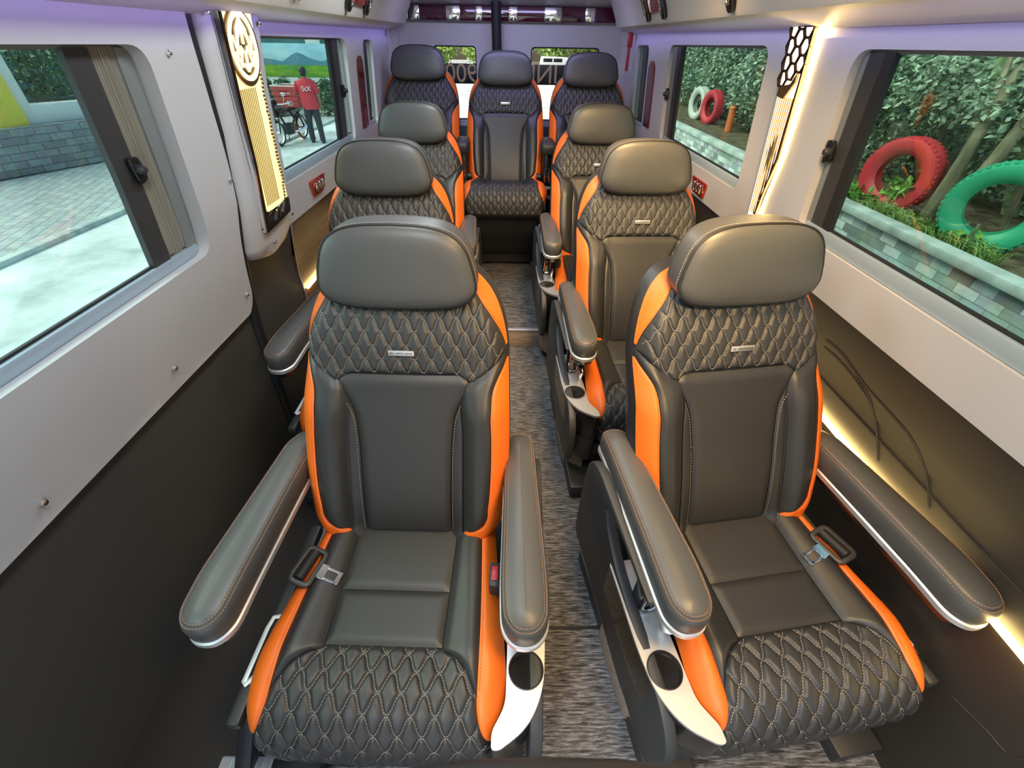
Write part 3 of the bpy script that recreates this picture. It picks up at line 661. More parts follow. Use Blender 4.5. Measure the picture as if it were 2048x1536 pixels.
BODY = {}
def make_seat(side, name='passenger_seat'):
    """side=+1: the aisle console stands at +x; -1: at -x; 0: no arms"""
    t = thing(name, None, 'seat')
    # --- backrest: dark padded body, panels sewn on its front
    if 'back' not in BODY:
        b = MB(); rings = []
        for z in list(np.linspace(.448, .52, 6))+list(np.linspace(.56, 1.0, 14))+list(np.linspace(1.012, 1.066, 9)):
            wv = float(we(z))*.992; sx = np.linspace(-1, 1, 25); ring = []
            for s_ in sx: ring.append((wv*s_, float(bfront(wv*s_, z))+.007, z))
            y1 = float(yb(z))+.14-.09*float(sst(.90, 1.07, z)); ya = ring[-1][1]
            side_pts = [(wv*1.012, ya+.02), (wv*1.015, ya+.045), (wv*1.0, (ya+y1)/2+.02), (wv*.93, y1-.012), (wv*.80, y1), (0, y1+.006)]
            ring += [(x, y, z) for x, y in side_pts]+[(-x, y, z) for x, y in side_pts[-2::-1]]
            rings.append(ring)
        b.loft(rings); BODY['back'] = b
        # quilted upper panel
        N, K = 190, 110; V = np.zeros((N, K, 3)); zt = 1.050
        X = np.zeros((N, K)); Z = np.zeros((N, K))
        for j in range(K):
            v = j/(K-1)
            for i in range(N):
                u = -1+2*i/(N-1)
                xw = u*.2515; zb_ = qbot(xw)
                z = zb_+(zt-zb_)*v; x = u*float(wq(max(z, .80)))*1.0
                X[i, j] = x; Z[i, j] = z
        d = np.minimum((wq(np.maximum(Z, .8))-np.abs(X)), np.minimum(Z-np.vectorize(qbot)(X)*1.0, zt-Z)); d = np.clip(d, 0, 1)
        pil = .008*(1-np.clip(1-d/.016, 0, 1)**2)
        V[..., 0] = X; V[..., 2] = Z; V[..., 1] = bfront(X, Z)-pil+quilt_disp(PER, ROW, .0035)(X, Z)*np.clip(d/.005, 0, 1)
        b = MB(); add_grid(b, V); BODY['quilt'] = b
        qd = quilt_disp(PER, ROW, .0035)
        b = MB()
        for ln in quilt_lines(PER, ROW, -.25, .25, .83, 1.06, lambda x, z: z > qbot(x)+.004 and z < 1.035 and abs(x) < float(wq(z))-.004):
            p = [(x, float(bfront(x, z)-.008+qd(x, z))-.0004, z) for x, z in ln]
            b.dashes(p, Vector((0, -1, .2)))
        BODY['quilt_stitch'] = b
        # centre panel
        zt_c = lambda x: .848-.03*max(0, (abs(x)-.118)/.04)**2
        N, K = 41, 60; V = np.zeros((N, K, 3))
        for i in range(N):
            for j in range(K):
                v = j/(K-1); u = -1+2*i/(N-1); z = .452+(.848-.452)*v
                V[i, j, 0] = u*float(hermite(z, [.445, .60, .70, .755, .79, .82, .838, .848], [.112, .114, .117, .124, .138, .152, .158, .142])); V[i, j, 2] = z
        X, Z = V[..., 0], V[..., 2]; we_ = np.abs(X[-1])[None, :]
        d = np.minimum(we_-np.abs(X), np.minimum(Z-.452, .848-Z)); V[..., 1] = bfront(X, Z)-.010*(1-np.clip(1-d/.02, 0, 1)**2)
        b = MB(); add_grid(b, V); BODY['centre'] = b
        for sx, key in ((1, 'r'), (-1, 'l')):
            fl = (lambda V: V) if sx > 0 else mirror_x
            b = MB(); add_grid(b, fl(patch(lambda z: xc(z)+.002, lambda z: np.maximum(xs(z)-.002, xc(z)+.0025), .452, .812, 9, 50, .006, .012))); BODY['strip'+key] = b
            z_, x_ = np.linspace(.47, .79, 60), None
            b = MB(); p = [(sx*float(xc(z)+.006), float(bfront(sx*float(xc(z)+.006), z))-.0058, z) for z in z_]; b.dashes(p, Vector((0, -1, .2)), .004, .0035, .0012); BODY['stripst'+key] = b
            # side bolster with slanting top
            N, K = 22, 70; V = np.zeros((N, K, 3))
            for i in range(N):
                u = i/(N-1)
                for j in range(K):
                    v = j/(K-1); z = .478+v*.41
                    x = float(xs(min(z, .846)))+.0015+(float(xo(z))-.0015-float(xs(min(z, .846)))-.0015)*u
                    top = bol_top(x); zz = .478+(top-.478)*v
                    x = float(xs(min(zz, .846)))+.0015+(float(xo(zz))-.003-float(xs(min(zz, .846))))*u
                    V[i, j] = x, 0, zz
            X, Z = V[..., 0], V[..., 2]
            uu = np.linspace(0, 1, N)[:, None]; lu = np.abs(X[-1]-X[0])[None, :]
            d = np.minimum(np.minimum(uu, 1-uu)*lu, np.minimum(Z-.478, np.vectorize(bol_top)(X)-Z)); d = np.clip(d, 0, 1)
            V[..., 1] = bfront(X, Z)-.008*(1-np.clip(1-d/.018, 0, 1)**2)
            b = MB(); add_grid(b, fl(V)); BODY['bolster'+key] = b
            inner = lambda z: np.where(z > .484, xo(np.maximum(z, .484))+.0005, .150+.0*z)
            b = MB(); add_grid(b, fl(patch(lambda z: np.minimum(inner(z), we(z)-.0012), lambda z: we(z)*1.004, .4475, .866, 12, 90, .004, .008))); BODY['trim'+key] = b
            b = MB(); zz = np.linspace(.51, .835, 80); p = [(sx*(float(xo(z))+.006), float(bfront(sx*(float(xo(z))+.006), z))-.0042, z) for z in zz]; b.dashes(p, Vector((sx*.5, -1, 0)), .003, .003, .0011); BODY['trimst'+key] = b
            b = MB(); add_grid(b, fl(patch(lambda z: np.minimum(wq(z)+.001, we(z)-.0012), lambda z: we(z)*1.004, .895, 1.056, 14, 60, .005, .010))); BODY['wing'+key] = b
            b = MB(); zz = np.linspace(.915, 1.025, 50); p = [(sx*(float(wq(z))+.005), float(bfront(sx*(float(wq(z))+.005), z))-.0046, z) for z in zz]; b.dashes(p, Vector((sx*.5, -1, 0)), .003, .003, .0011); BODY['wingst'+key] = b
        # headrest
        rg = headrest_rings(); b = MB()
        b.loft([rg(.02, -.060), rg(.30, -.0595), rg(.60, -.057), rg(.80, -.0525), rg(.90, -.0475), rg(.955, -.042), rg(.985, -.036), rg(.996, -.030), rg(1.0, -.022), rg(1.0, .02), rg(.985, .035), rg(.93, .048), rg(.8, .055), rg(.4, .058), rg(.02, .058)])
        BODY['headrest'] = b
        b = MB(); b.tube(rg(.993, -.0345), .0034, 6, True); BODY['hr_piping'] = b
        b = MB(); q = rg(1.002, -.022); q.append(q[0]); b.dashes(q, [Vector((x, 0, z-1.0885)).normalized() for x, y, z in q], .0035, .0025, .0013); BODY['hr_stitch'] = b
        b = MB()
        for sx in (-1, 1): b.tube([(sx*.07, .09, 1.0), (sx*.07, .09, 1.08)], .007, 8)
        BODY['posts'] = b
        # cushion
        tq0, tq1 = .402, CL[-1]
        V = cpatch(lambda t: -cwq(t), cwq, tq0, tq1, 190, 120, .008, .016, quilt_disp(CP, CR, .0040)); b = MB(); add_grid(b, V, True); BODY['cquilt'] = b
        qd = quilt_disp(CP, CR, .0040); b = MB()
        for ln in quilt_lines(CP, CR, -.25, .25, tq0, tq1, lambda x, t_: tq0+.004 < t_ < tq1-.01 and abs(x) < float(cwq(t_))-.004):
            X = np.array([p[0] for p in ln]); T = np.array([p[1] for p in ln]); p = csurf(X, T, .0084-qd(X, T)); ny, nz = cnorm(T)
            b.dashes(p.tolist(), [Vector((0, a, c)) for a, c in zip(ny, nz)], .0036, .0022, .0014)
        BODY['cquilt_stitch'] = b
        b = MB(); add_grid(b, cpatch(lambda t: -.129+0*t, lambda t: .129+0*t, .0, .279, 40, 34, .007, .02), True); BODY['cback'] = b
        b = MB(); add_grid(b, cpatch(lambda t: -.129+0*t, lambda t: .129+0*t, .280, .4015, 40, 24, .007, .02), True); BODY['cmid'] = b
        for sx, key in ((1, 'r'), (-1, 'l')):
            f1 = (lambda V: V) if sx > 0 else mirror_x
            b = MB(); add_grid(b, f1(cpatch(lambda t: np.minimum(cxi(t)+.001, cxo(t)-.0005), lambda t: cxo(t)-.001, 0, .488, 20, 80, .008, .02)), True); BODY['cside'+key] = b
            b = MB(); add_grid(b, f1(cpatch(lambda t: np.minimum(cxo(t), wcu(t)-.001), lambda t: wcu(t)*1.004, .035, .604, 12, 90, .005, .010)), True); BODY['ctrim'+key] = b
            tt = np.linspace(.06, .48, 90); p = csurf(sx*(cxo(tt)+.005), tt, .0052); b = MB(); b.dashes(p.tolist(), Vector((sx*.3, 0, 1)), .003, .003, .0011); BODY['ctrimst'+key] = b
        b = MB(); rings = []
        for T in np.linspace(0.0, CL[-1], 40):
            xx = np.linspace(-1, 1, 21)*float(wcu(T))*.99
            top = csurf(xx, np.full(21, T), np.full(21, -.006)); y, z = float(cpos(T)[0]), float(cpos(T)[1])
            low = max(-.62, y)
            ring = top.tolist()+[(xx[-1]*1.0, y+.002, max(.28, z-.07)), (xx[-1]*.95, min(y+.02, -.1), .27), (xx[0]*.95, min(y+.02, -.1), .27), (xx[0], y+.002, max(.28, z-.07))]
            rings.append(ring)
        b.loft(rings); BODY['cushion'] = b
        # moulded pan under the cushion
        op = round_poly([(-.235, -.05), (-.262, -.20), (-.288, -.45), (-.278, -.60), (-.245, -.645), (.245, -.645), (.278, -.60), (.288, -.45), (.262, -.20), (.235, -.05)], .05, 4)
        b = MB(); b.prism(op, .20, .335, .018); BODY['pan'] = b
        b = MB(); b.prism([(x*.86, y*.9-.02) for x, y in op], .10, .21, .01); BODY['under'] = b
        b = MB().rbox((0, -.34, -.004), (.42, .56, .032), .004)
        for sx in (-1, 1): b.rbox((sx*.255, -.36, .03), (.13, .66, .06), .008)
        BODY['base'] = b
        b = MB().rbox((0, 0, 0), (.062, .004, .0135), .001, 2, Matrix.Translation((0, float(bfront(0, .905))-.0145, .905)) @ Matrix.Rotation(R(-8), 4, 'X')); BODY['badge'] = b
    B = BODY
    ME = BODY.setdefault('_me', {})
    def part(key, nm, m, par, ang=38):
        k = (key, nm)
        if k in ME:
            o = bpy.data.objects.new(nm, ME[k]); COL.objects.link(o); o.parent = par; return o
        o = B[key].build(nm, M[m], par, ang=ang); ME[k] = o.data; return o
    back = part('back', 'backrest', 'leather', t, 60)
    q = part('quilt', 'quilted_panel', 'leather2', t, 80); part('quilt_stitch', 'stitching', 'stitch', q)
    part('centre', 'centre_panel', 'leather2', t, 70)
    for key in 'lr':
        s_ = part('strip'+key, 'back_strip', 'leather', t, 70); part('stripst'+key, 'stitching', 'stitch', s_)
        part('bolster'+key, 'side_bolster', 'leather', t, 70)
        o = tag(part('trim'+key, 'orange_trim', 'orange', t, 70), 'orange leather trim along the backrest'); part('trimst'+key, 'stitching', 'dstitch', o)
        o = tag(part('wing'+key, 'shoulder_trim', 'orange', t, 70), 'orange leather shoulder wedge'); part('wingst'+key, 'stitching', 'dstitch', o)
    bd = part('badge', 'badge', 'alu', t)
    cu = text('badge_lettering', 'W  LIMOUSINE', .0082, M['plastic'], bd, frame_mx((0, float(bfront(0, .905))-.0170, .905), (1, 0, 0), (0, -.14, 1)), .0002)
    h = part('headrest', 'headrest', 'leather3', t, 70); part('hr_piping', 'piping', 'piping', h); part('hr_stitch', 'stitching', 'stitch', h)
    part('posts', 'headrest_post', 'chrome', h)
    c = part('cushion', 'seat_cushion', 'leather', t, 60)
    q = part('cquilt', 'quilted_front', 'leather2', c, 80); part('cback', 'rear_panel', 'leather2', c, 70); part('cmid', 'middle_panel', 'leather2', c, 70)
    part('cquilt_stitch', 'stitching', 'stitch', c)
    for key in 'lr':
        part('cside'+key, 'side_panel', 'leather', c, 70); tag(part('ctrim'+key, 'orange_trim', 'orange', c, 70), 'orange leather trim along the cushion'); part('ctrimst'+key, 'stitching', 'dstitch', c)
    part('pan', 'seat_pan', 'shell', t); 
    if side: part('under', 'under_box', 'plastic', t); part('base', 'mounting_rail', 'plastic', t)
    return t
def arm_outline(sx, n=40):
    """plan outline of an armrest pad, front rounded, narrowing to the rear"""
    pts = [(.0, -.05), (-.034, -.062), (-.040, -.11), (-.044, -.30), (-.049, -.49), (-.046, -.555), (-.022, -.585), (.022, -.585), (.046, -.555), (.049, -.49), (.044, -.30), (.040, -.11), (.034, -.062)]
    return round_poly([(x, y) for x, y in pts], .05, 4)
def add_arm(t, x0, yaw=0., zt=.655, dy=.028):
    """armrest pad with sewn edge, chrome strip and dark under-shell; console: +1/-1 = aisle side console and its direction"""
    mx = Matrix.Translation((x0, dy, 0)) @ Matrix.Translation((0, -.3, 0)) @ Matrix.Rotation(yaw, 4, 'Z') @ Matrix.Translation((0, .3, 0))
    po = arm_outline(1)
    def lift(y): return -.012*float(sst(-.45, -.60, y))-.018*float(sst(-.14, -.05, y))
    def ring(ins, z): return [(p[0], p[1], z+lift(p[1])) for p in offset_poly(po[::1] if area(po) > 0 else po[::-1], ins)]
    b = MB(); b.loft([ring(.004, zt-.060), ring(.0, zt-.054), ring(0, zt-.022), ring(.002, zt-.013), ring(.005, zt-.008), ring(.007, zt-.0085), ring(.009, zt-.005), ring(.014, zt-.0015), ring(.022, zt+.001)]+[[(p[0]*k, max(-.545, min(-.10, p[1]))*(1-k)+p[1]*k, zt+.001+.004*(1-k*k)+lift(max(-.545, min(-.10, p[1]))*(1-k)+p[1]*k)) for p in ring(.022, zt)] for k in (.85, .65, .4, .15, .01)], xf=mx)
    arm = b.build('armrest', M['leather3'], t, ang=60)
    b = MB()
    for ins, z in ((.0045, zt-.0085), (.0105, zt-.0040)):
        q = ring(ins, z); q.append(q[0]); b.dashes([mx @ Vector(p) for p in q], Vector((0, 0, 1)), .0034, .0022, .0013)
    b.build('stitching', M['ostitch'], arm)
    b = MB(); b.loft([ring(.002, zt-.078), ring(-.0025, zt-.076), ring(-.0025, zt-.064), ring(.001, zt-.061)], xf=mx); b.build('chrome_strip', M['alu'], arm)
    b = MB(); b.loft([ring(.020, zt-.105), ring(.010, zt-.100), ring(.001, zt-.080), ring(.001, zt-.074)], xf=mx); b.build('arm_shell', M['gloss'], arm)
    return arm
def area(p): return sum(p[i][0]*p[(i+1) % len(p)][1]-p[(i+1) % len(p)][0]*p[i][1] for i in range(len(p)))
def add_console(t, sx, low=.17):
    """aisle-side console: side frame rising to the armrest, metal plate with a cup hole, gloss black body"""
    X = lambda a: sx*a
    # side frame (open loop) in the (y,z) plane
    outer = round_poly([(-.02, low+.02), (-.655, low), (-.665, .36), (-.60, .425), (-.44, .435), (-.30, .45), (-.215, .50), (-.185, .55), (-.23, .572), (-.44, .562), (-.455, .578), (-.10, .60), (-.035, .56), (-.02, .44)], [.03, .05, .05, .05, .05, .06, .06, .03, .02, .01, .01, .05, .05, .05], 4)
    b = MB(); b.prism(outer, min(X(.322), X(.350)), max(X(.322), X(.350)), .006, 'x')
    sf = b.build('side_frame', M['shell'], t)
    # body below the plate
    body = round_poly([(.272, -.28), (.353, -.28), (.357, -.49), (.350, -.57), (.318, -.632), (.262, -.668), (.246, -.668), (.246, -.640), (.272, -.595)], [.01, .01, .05, .06, .06, .015, .012, .01, .02], 6)
    bx = [(X(a), y) for a, y in body]
    b = MB()
    def R_(k, dz): return [(X(.27)+(p[0]-X(.27))*k, -.33+(p[1]+.33)*k, dz) for p in (bx if area(bx) > 0 else bx[::-1])]
    b.loft([R_(.97, .30), R_(.985, .305), R_(1.0, .325), R_(1.0, .424)]); cb_ = b.build('console_body', M['gloss'], t)
    b = MB(); b.loft([R_(.92, low), R_(.94, low+.012), R_(.972, .302)]); b.build('console_base', M['plastic'], cb_)
    b = MB().prism([(X(.27)+(p[0]-X(.27))*.7, -.33+(p[1]+.33)*.75) for p in bx], .012, low+.004, .004); b.build('console_foot', M['riser'], cb_)
    # plate with hole: outline minus circle
    cx, cy, cr = X(.314), -.532, .0365
    ol = bx if area(bx) > 0 else bx[::-1]; circ = [(cx+cr*math.cos(a), cy+cr*1.02*math.sin(a)) for a in np.linspace(0, 2*math.pi, 33)[:-1]]
    mp = lambda x, y, d: (x, y, .432+d)
    pl = wall_panel('cup_plate', 1, ol, [circ], 0, .010, M['alu'], t, mp)
    b = MB(); b.lathe([(cr*1.0, .431), (cr*.98, .35), (.001, .348)], 32, 'z', (0, 0, 0)); 
    b2 = MB(); b2.loft([[(cx+r*math.cos(a), cy+r*math.sin(a), z) for a in np.linspace(0, 2*math.pi, 33)[:-1]] for r, z in ((cr*1.05, .4335), (cr*1.0, .4345), (cr*.95, .430), (cr*.93, .35), (.004, .348))], cap0=False); b2.build('cup_holder', M['plastic'], pl)
    # pillar between console and armrest, with a chrome loop
    b = MB().rbox((X(.305), -.385, .505), (.046, .05, .155), .014, 3); pp = b.build('arm_support', M['gloss'], t)
    MB().tube([(X(.305)+dx, -.4115, z) for dx, z in ((-.016, .575), (-.016, .455), (-.008, .445), (.008, .445), (.016, .455), (.016, .575))], .0032, 6).build('chrome_loop', M['chrome'], pp)
    MB().rbox((0, 0, 0), (.012, .03, .055), .005, 2, Matrix.Translation((X(.283), -.46, .462)) @ Matrix.Rotation(R(25), 4, 'X')).build('release_lever', M['chrome'], t)
def add_belt(t, sx):
    """lap belt: tongue resting at the outer side (-sx), red-buttoned buckle at the aisle side"""
    x = -sx*.212; z0 = float(csurf(np.array([.212]), np.array([.26]), np.array([.012]))[0, 2])
    mx = Matrix.Translation((x, -.345, z0+.006)) @ Matrix.Rotation(R(-14)*sx, 4, 'Z') @ Matrix.Rotation(R(16)*sx, 4, 'Y') @ Matrix.Scale(1.18, 4)
    bt = MB().tube([mx @ Vector((a*sx, b, .0)) for a, b in round_poly([(-.024, -.036), (.016, -.036), (.016, .036), (-.024, .036)], .010, 4)], .0072, 8, True, flat=.8).build('belt_slider', M['plastic'], t)
    MB().tube([(-sx*.006, -.030, .003), (-sx*.006, .030, .003)], .0105, 10, xf=mx).build('belt_webbing', M['rubber'], bt)
    b = MB()
    for yy in (-1, 1): b.rbox((sx*.040, yy*.0105, .001), (.046, .0055, .0035), .001, 1, mx)
    b.rbox((sx*.0625, 0, .001), (.010, .0265, .0035), .001, 1, mx); b.rbox((sx*.026, 0, .001), (.020, .030, .004), .001, 1, mx)
    b.build('belt_tongue', M['chrome'], bt)
    y = -.36; xb = sx*.238; bk = MB().rbox((xb, y, z0+.002), (.026, .060, .05), .006).build('belt_buckle', M['plastic'], t)
    tag(MB().rbox((xb, y-.0, z0+.028), (.016, .034, .006), .002).build('release_button', M['red'], bk), 'red release button')
def add_rail(t, sx):
    """pale handle recess on the outer flank and the floor rail beside it"""
    x = -sx*.300
    MB().rbox((-sx*.292, -.40, .372), (.030, .47, .03), .008).build('side_cover', M['plastic'], t)
    MB().tube([(x+sx*.022, -.545, .392), (x+sx*.004, -.565, .392), (x, -.56, .392), (x, -.45, .392), (x+sx*.004, -.425, .392), (x+sx*.022, -.422, .392)], .006, 6, flat=.6).build('side_handle', M['white_metal'], t)
    MB().rbox((-sx*.345, -.30, .215), (.022, .52, .012), .003).build('slide_rail', M['greysash'], t)
    MB().prism(round_poly([(-.36, .19), (-.60, .10), (-.68, .12), (-.60, .20), (-.44, .25)], .02), min(-sx*.33, -sx*.37), max(-sx*.33, -sx*.37), .006, 'x').build('rail_cover', M['plastic'], t)

left = make_seat(1); add_arm(left, .298, yaw=R(2), dy=.042); add_arm(left, -.302, yaw=R(-2), dy=.032); add_console(left, 1); add_belt(left, 1); add_rail(left, 1)
right = make_seat(-1); add_arm(right, -.284, yaw=R(-1), dy=.062); add_arm(right, .290, yaw=R(1.5), dy=-.008); add_console(right, -1); add_belt(right, -1); add_rail(right, -1)
bench = make_seat(0)
for o in list(bench.children):
    if o.name.split('.')[0] in ('seat_cushion',):
        o.matrix_local = Matrix.Translation((0, -.15, .44)) @ Matrix.Rotation(R(-9), 4, 'X') @ Matrix.Translation((0, .15, -.44))
    if o.name.split('.')[0] == 'seat_pan': o.matrix_local = Matrix.Translation((0, .05, 0)) @ Matrix.Rotation(R(-9), 4, 'X')
N_, K_ = 110, 110; lp = np.array([(-.60, .41), (-.60, .34), (-.57, .26), (-.42, .10), (-.22, -.07), (-.13, -.118)]); ll_ = np.concatenate([[0], np.cumsum(np.linalg.norm(np.diff(lp, axis=0), axis=1))])
LV = np.zeros((N_, K_, 3)); LX = np.linspace(-.222, .222, N_)[:, None]+np.zeros((1, K_)); LT = np.linspace(0, ll_[-1], K_)[None, :]+np.zeros((N_, 1))
LV[..., 0] = LX; LV[..., 1] = hermite(LT, ll_, lp[:, 0])+quilt_disp(.040, .032, .004)(LX, LT); LV[..., 2] = hermite(LT, ll_, lp[:, 1])
lg = MB(); add_grid(lg, LV, True); lg.loft([[(-.222, y+.004, z), (.222, y+.004, z), (.20, y+.05, z-.005), (-.20, y+.05, z-.005)] for y, z in lp.tolist()])
lrp = lg.build('leg_rest', M['leather2'], bench, ang=70)
nb = MB().rbox((0, -.14, .03), (.40, .22, .30), .01).build('seat_base', M['plastic'], bench)
G = 'quilted limousine passenger seats'
def place(o, x, y, z, rz, label, first=False):
    s = o if first else copy_tree(o)
    s.location = (x, y, z); s.rotation_euler = (0, 0, rz); s['label'] = label; s['group'] = G
    return s
s1 = place(left, -.254, .873, -.008, R(-1.5), 'black and orange seat nearest on the left of the aisle, by the sliding door', True)
s2 = place(right, .578, .905, -.006, R(8.5), 'black and orange seat nearest on the right of the aisle, by the large right window', True)
s3 = place(left, -.476, 1.718, .016, 0, 'black and orange seat in the second row on the left, behind the front left seat')
s4 = place(right, .544, 1.792, .016, R(3), 'black and orange seat in the second row on the right, behind the front right seat')
s5 = place(left, -.515, 2.588, .055, 0, 'black and orange seat in the third row on the left, before the rear left seat')
s6 = place(right, .501, 2.627, .058, R(2), 'black and orange seat in the third row on the right, before the rear right seat')
s7 = place(bench, -.028, 3.451, .262, 0, 'middle black and orange seat of the three at the back, facing down the aisle', True)
s8 = place(bench, -.610, 3.492, .284, 0, 'left black and orange seat of the three at the back, under the left rear window')
s9 = place(bench, .537, 3.445, .262, 0, 'right black and orange seat of the three at the back, beside the red hammer')
def drop(o, names):
    for ch in list(o.children):
        if ch.name.split('.')[0] in names: 
            for g in list(ch.children): bpy.data.objects.remove(g)
            bpy.data.objects.remove(ch)
drop(s5, ('mounting_rail',)); drop(s6, ('mounting_rail',))
drop(s8, ('badge',)); drop(s9, ('badge',))
for s, dz in ((s5, .073), (s6, .074)):
    MB().rbox((0, -.12, dz+.03), (.40, .34, .06), .006).build('mounting_rail', M['plastic'], s)
MB().prism([(0, -.06), (.075, -.075), (.075, .055), (0, .06)], -.002, .002, .001, 'z', Matrix.Translation((.283, -.50, .365)) @ Matrix.Rotation(R(12), 4, 'Y')).build('side_flap', M['wood'], s2)
# short armrests on gloss pedestals either side of the middle rear seat
for sx in (-1, 1):
    b = MB(); po = round_poly([(-.048, .02), (-.052, -.23), (.052, -.23), (.048, .02)], .03, 5); mx = Matrix.Translation((sx*.288, -.09, 0))
    ring = lambda ins, z: [(p[0], p[1], z) for p in offset_poly(po if area(po) > 0 else po[::-1], ins)]
    b.loft([ring(.004, .65), ring(0, .655), ring(0, .695), ring(.006, .71), ring(.018, .718), ring(.03, .719)], xf=mx)
    a_ = b.build('armrest', M['leather2'], s7, ang=60)
    MB().tube([mx @ Vector((dx, y, .719)) for dx, y in ((-.02, -.20), (-.016, -.12), (-.02, -.04))], .003, 6).build('seam', M['piping'], a_)
    pd = MB().rbox((sx*.288, -.19, .385), (.06, .16, .54), .012).build('arm_pedestal', M['gloss'], s7)
    MB().tube([(sx*.288+dx, -.274, z) for dx, z in ((-.014, .56), (-.014, .47), (.014, .47), (.014, .56))], .004, 6, True).build('chrome_loop', M['chrome'], pd)
    MB().rbox((sx*.288, -.275, .435), (.06, .012, .02), .004).build('chrome_bar', M['alu'], pd)
    cp = MB().rbox((sx*.288, -.275, .33), (.052, .012, .065), .004).build('control_panel', M['alu'], pd)
    MB().lathe([(.014, 0), (.014, .01), (.02, .01), (.02, -.02)], 14, 'x', (sx*.238, -.24, .50)).build('recline_knob', M['plastic'], s7)
# near edge: top of the front-row headrest with orange lacing, and trim bits at the lower right
hd = thing('front_headrest', 'black headrest top with orange lacing at the near edge of the picture', 'headrest', (.03, .018, 1.0))
b = MB(); pts = [(.19*math.copysign(abs(math.cos(a))**.62, math.cos(a)), .075*math.copysign(abs(math.sin(a))**.62, math.sin(a))) for a in np.linspace(0, 2*math.pi, 49)[:-1]]
b.loft([[(x*k, y*k-.02, z-.06*(x*k/.19)**2) for x, y in pts] for k, z in ((.9, -.14), (1, -.12), (1, .06), (.97, .085), (.9, .098), (.6, .108), (.05, .112))])
h_ = b.build('cover', M['leather'], hd, ang=60)
lc_ = MB()
for k in range(26):
    x = -.15+k*.012; y = .0515-.25*x*x; lc_.tube([(x-.004, y-.0015, .081-1.66*x*x), (x, y-.004, .090-1.66*x*x), (x+.004, y-.0015, .081-1.66*x*x)], .0019, 6)
lc_.build('lacing', M['orange'], h_)
# ================================================================== outside
G0 = -.75
M['concrete'] = ramp_mat('pale_concrete', (1, 1, 1), [(.35, (.42, .44, .42)), (.5, (.62, .64, .61)), (.65, (.78, .79, .76))], 1.1, 9, .9, bump=.3, bdist=.02, nrough=.65)
M['paver'] = brick_mat('grey_sidewalk_pavers', (.36, .37, .35), (.46, .46, .43), (.20, .21, .19), 1, .32, .16, .008, rot=(0, 0, R(70)))
M['stonebase'] = brick_mat('rough_grey_stone', (.22, .24, .24), (.34, .36, .36), (.15, .16, .16), 1, .4, .13, .01, rot=(R(90), 0, 0), bump=.9)
M['stonewall'] = brick_mat('grey_split_stone', (.16, .19, .185), (.66, .70, .67), (.16, .18, .17), 1, .135, .052, .002, rot=(0, R(90), R(90)), bump=.9)
M['ledge'] = ramp_mat('pale_stone_slab', (1, 1, 1), [(.35, (.34, .37, .35)), (.6, (.58, .61, .58))], 5, 8, .8, bump=.3)
M['soil'] = ramp_mat('soil_and_litter', (1, 1, 1), [(.3, (.05, .035, .02)), (.6, (.16, .12, .07))], 14, 6, .95, bump=.8, bdist=.03)
M['whitewall'] = mat('white_render', (.80, .80, .76), .8); M['yellow'] = mat('yellow_paint', (.85, .70, .10), .7)
M['iron'] = mat('dark_green_iron', (.03, .05, .045), .5)
M['skyblue'] = ramp_mat('painted_sky', (.4, 1, 1.2), [(.4, (.33, .62, .72)), (.65, (.62, .82, .84))], 1.6, 4, .9)
M['mount'] = mat('painted_blue_mountain', (.12, .30, .36), .9)
M['field'] = ramp_mat('painted_green_field', (.5, 1, 3), [(.4, (.10, .32, .04)), (.6, (.30, .50, .05))], 1.5, 5, .9)
M['tealroof'] = mat('dark_teal_cladding', (.05, .16, .15), .6)
M['leafd'] = leaf_mat('dark_leaves', (.10, .16, .09), (.46, .56, .40)); M['leafm'] = leaf_mat('fresh_leaves', (.06, .20, .02), (.26, .46, .08))
M['leafy'] = leaf_mat('yellow_green_leaves', (.22, .42, .06), (.62, .75, .24)); M['leafg'] = leaf_mat('grey_green_leaves', (.05, .10, .05), (.20, .32, .16))  # leafy: the rear trees' own bright yellow-green
M['grassm'] = leaf_mat('grass_blades', (.10, .22, .03), (.40, .52, .18))
M['bark'] = ramp_mat('mossy_bark', (3, 3, .6), [(.3, (.10, .08, .05)), (.6, (.30, .26, .17))], 6, 6, .9, bump=.6)
M['barkg'] = ramp_mat('pale_green_bark', (3, 3, .6), [(.3, (.22, .30, .12)), (.6, (.45, .55, .28))], 6, 5, .8, bump=.3)
M['tyre_red'] = mat('red_painted_rubber', (.62, .035, .05), .45, bump=('n', 40, .3, .004)); M['tyre_green'] = mat('green_painted_rubber', (.03, .34, .18), .45, bump=('n', 40, .3, .004))
M['tyre_white'] = mat('white_painted_rubber', (.60, .60, .54), .6, bump=('n', 40, .3, .004)); M['tyre_orange'] = mat('orange_paint', (.70, .16, .04), .6)
def st_(b, n, m, **k): return struct(b.build(n, M[m], **k))
st_(MB().rbox((-1.6, 30, G0-.1), (9.5, 120, .2), 0), 'ground', 'concrete')
st_(MB().rbox((-12.3, 30, G0-.06), (12.0, 120, .22), 0), 'ground', 'paver')
st_(MB().rbox((-6.27, 16, G0-.03), (.16, 70, .2), .03), 'trim_14', 'ledge')
st_(MB().rbox((9, 30, G0-.12), (12, 120, .2), 0), 'ground', 'soil')
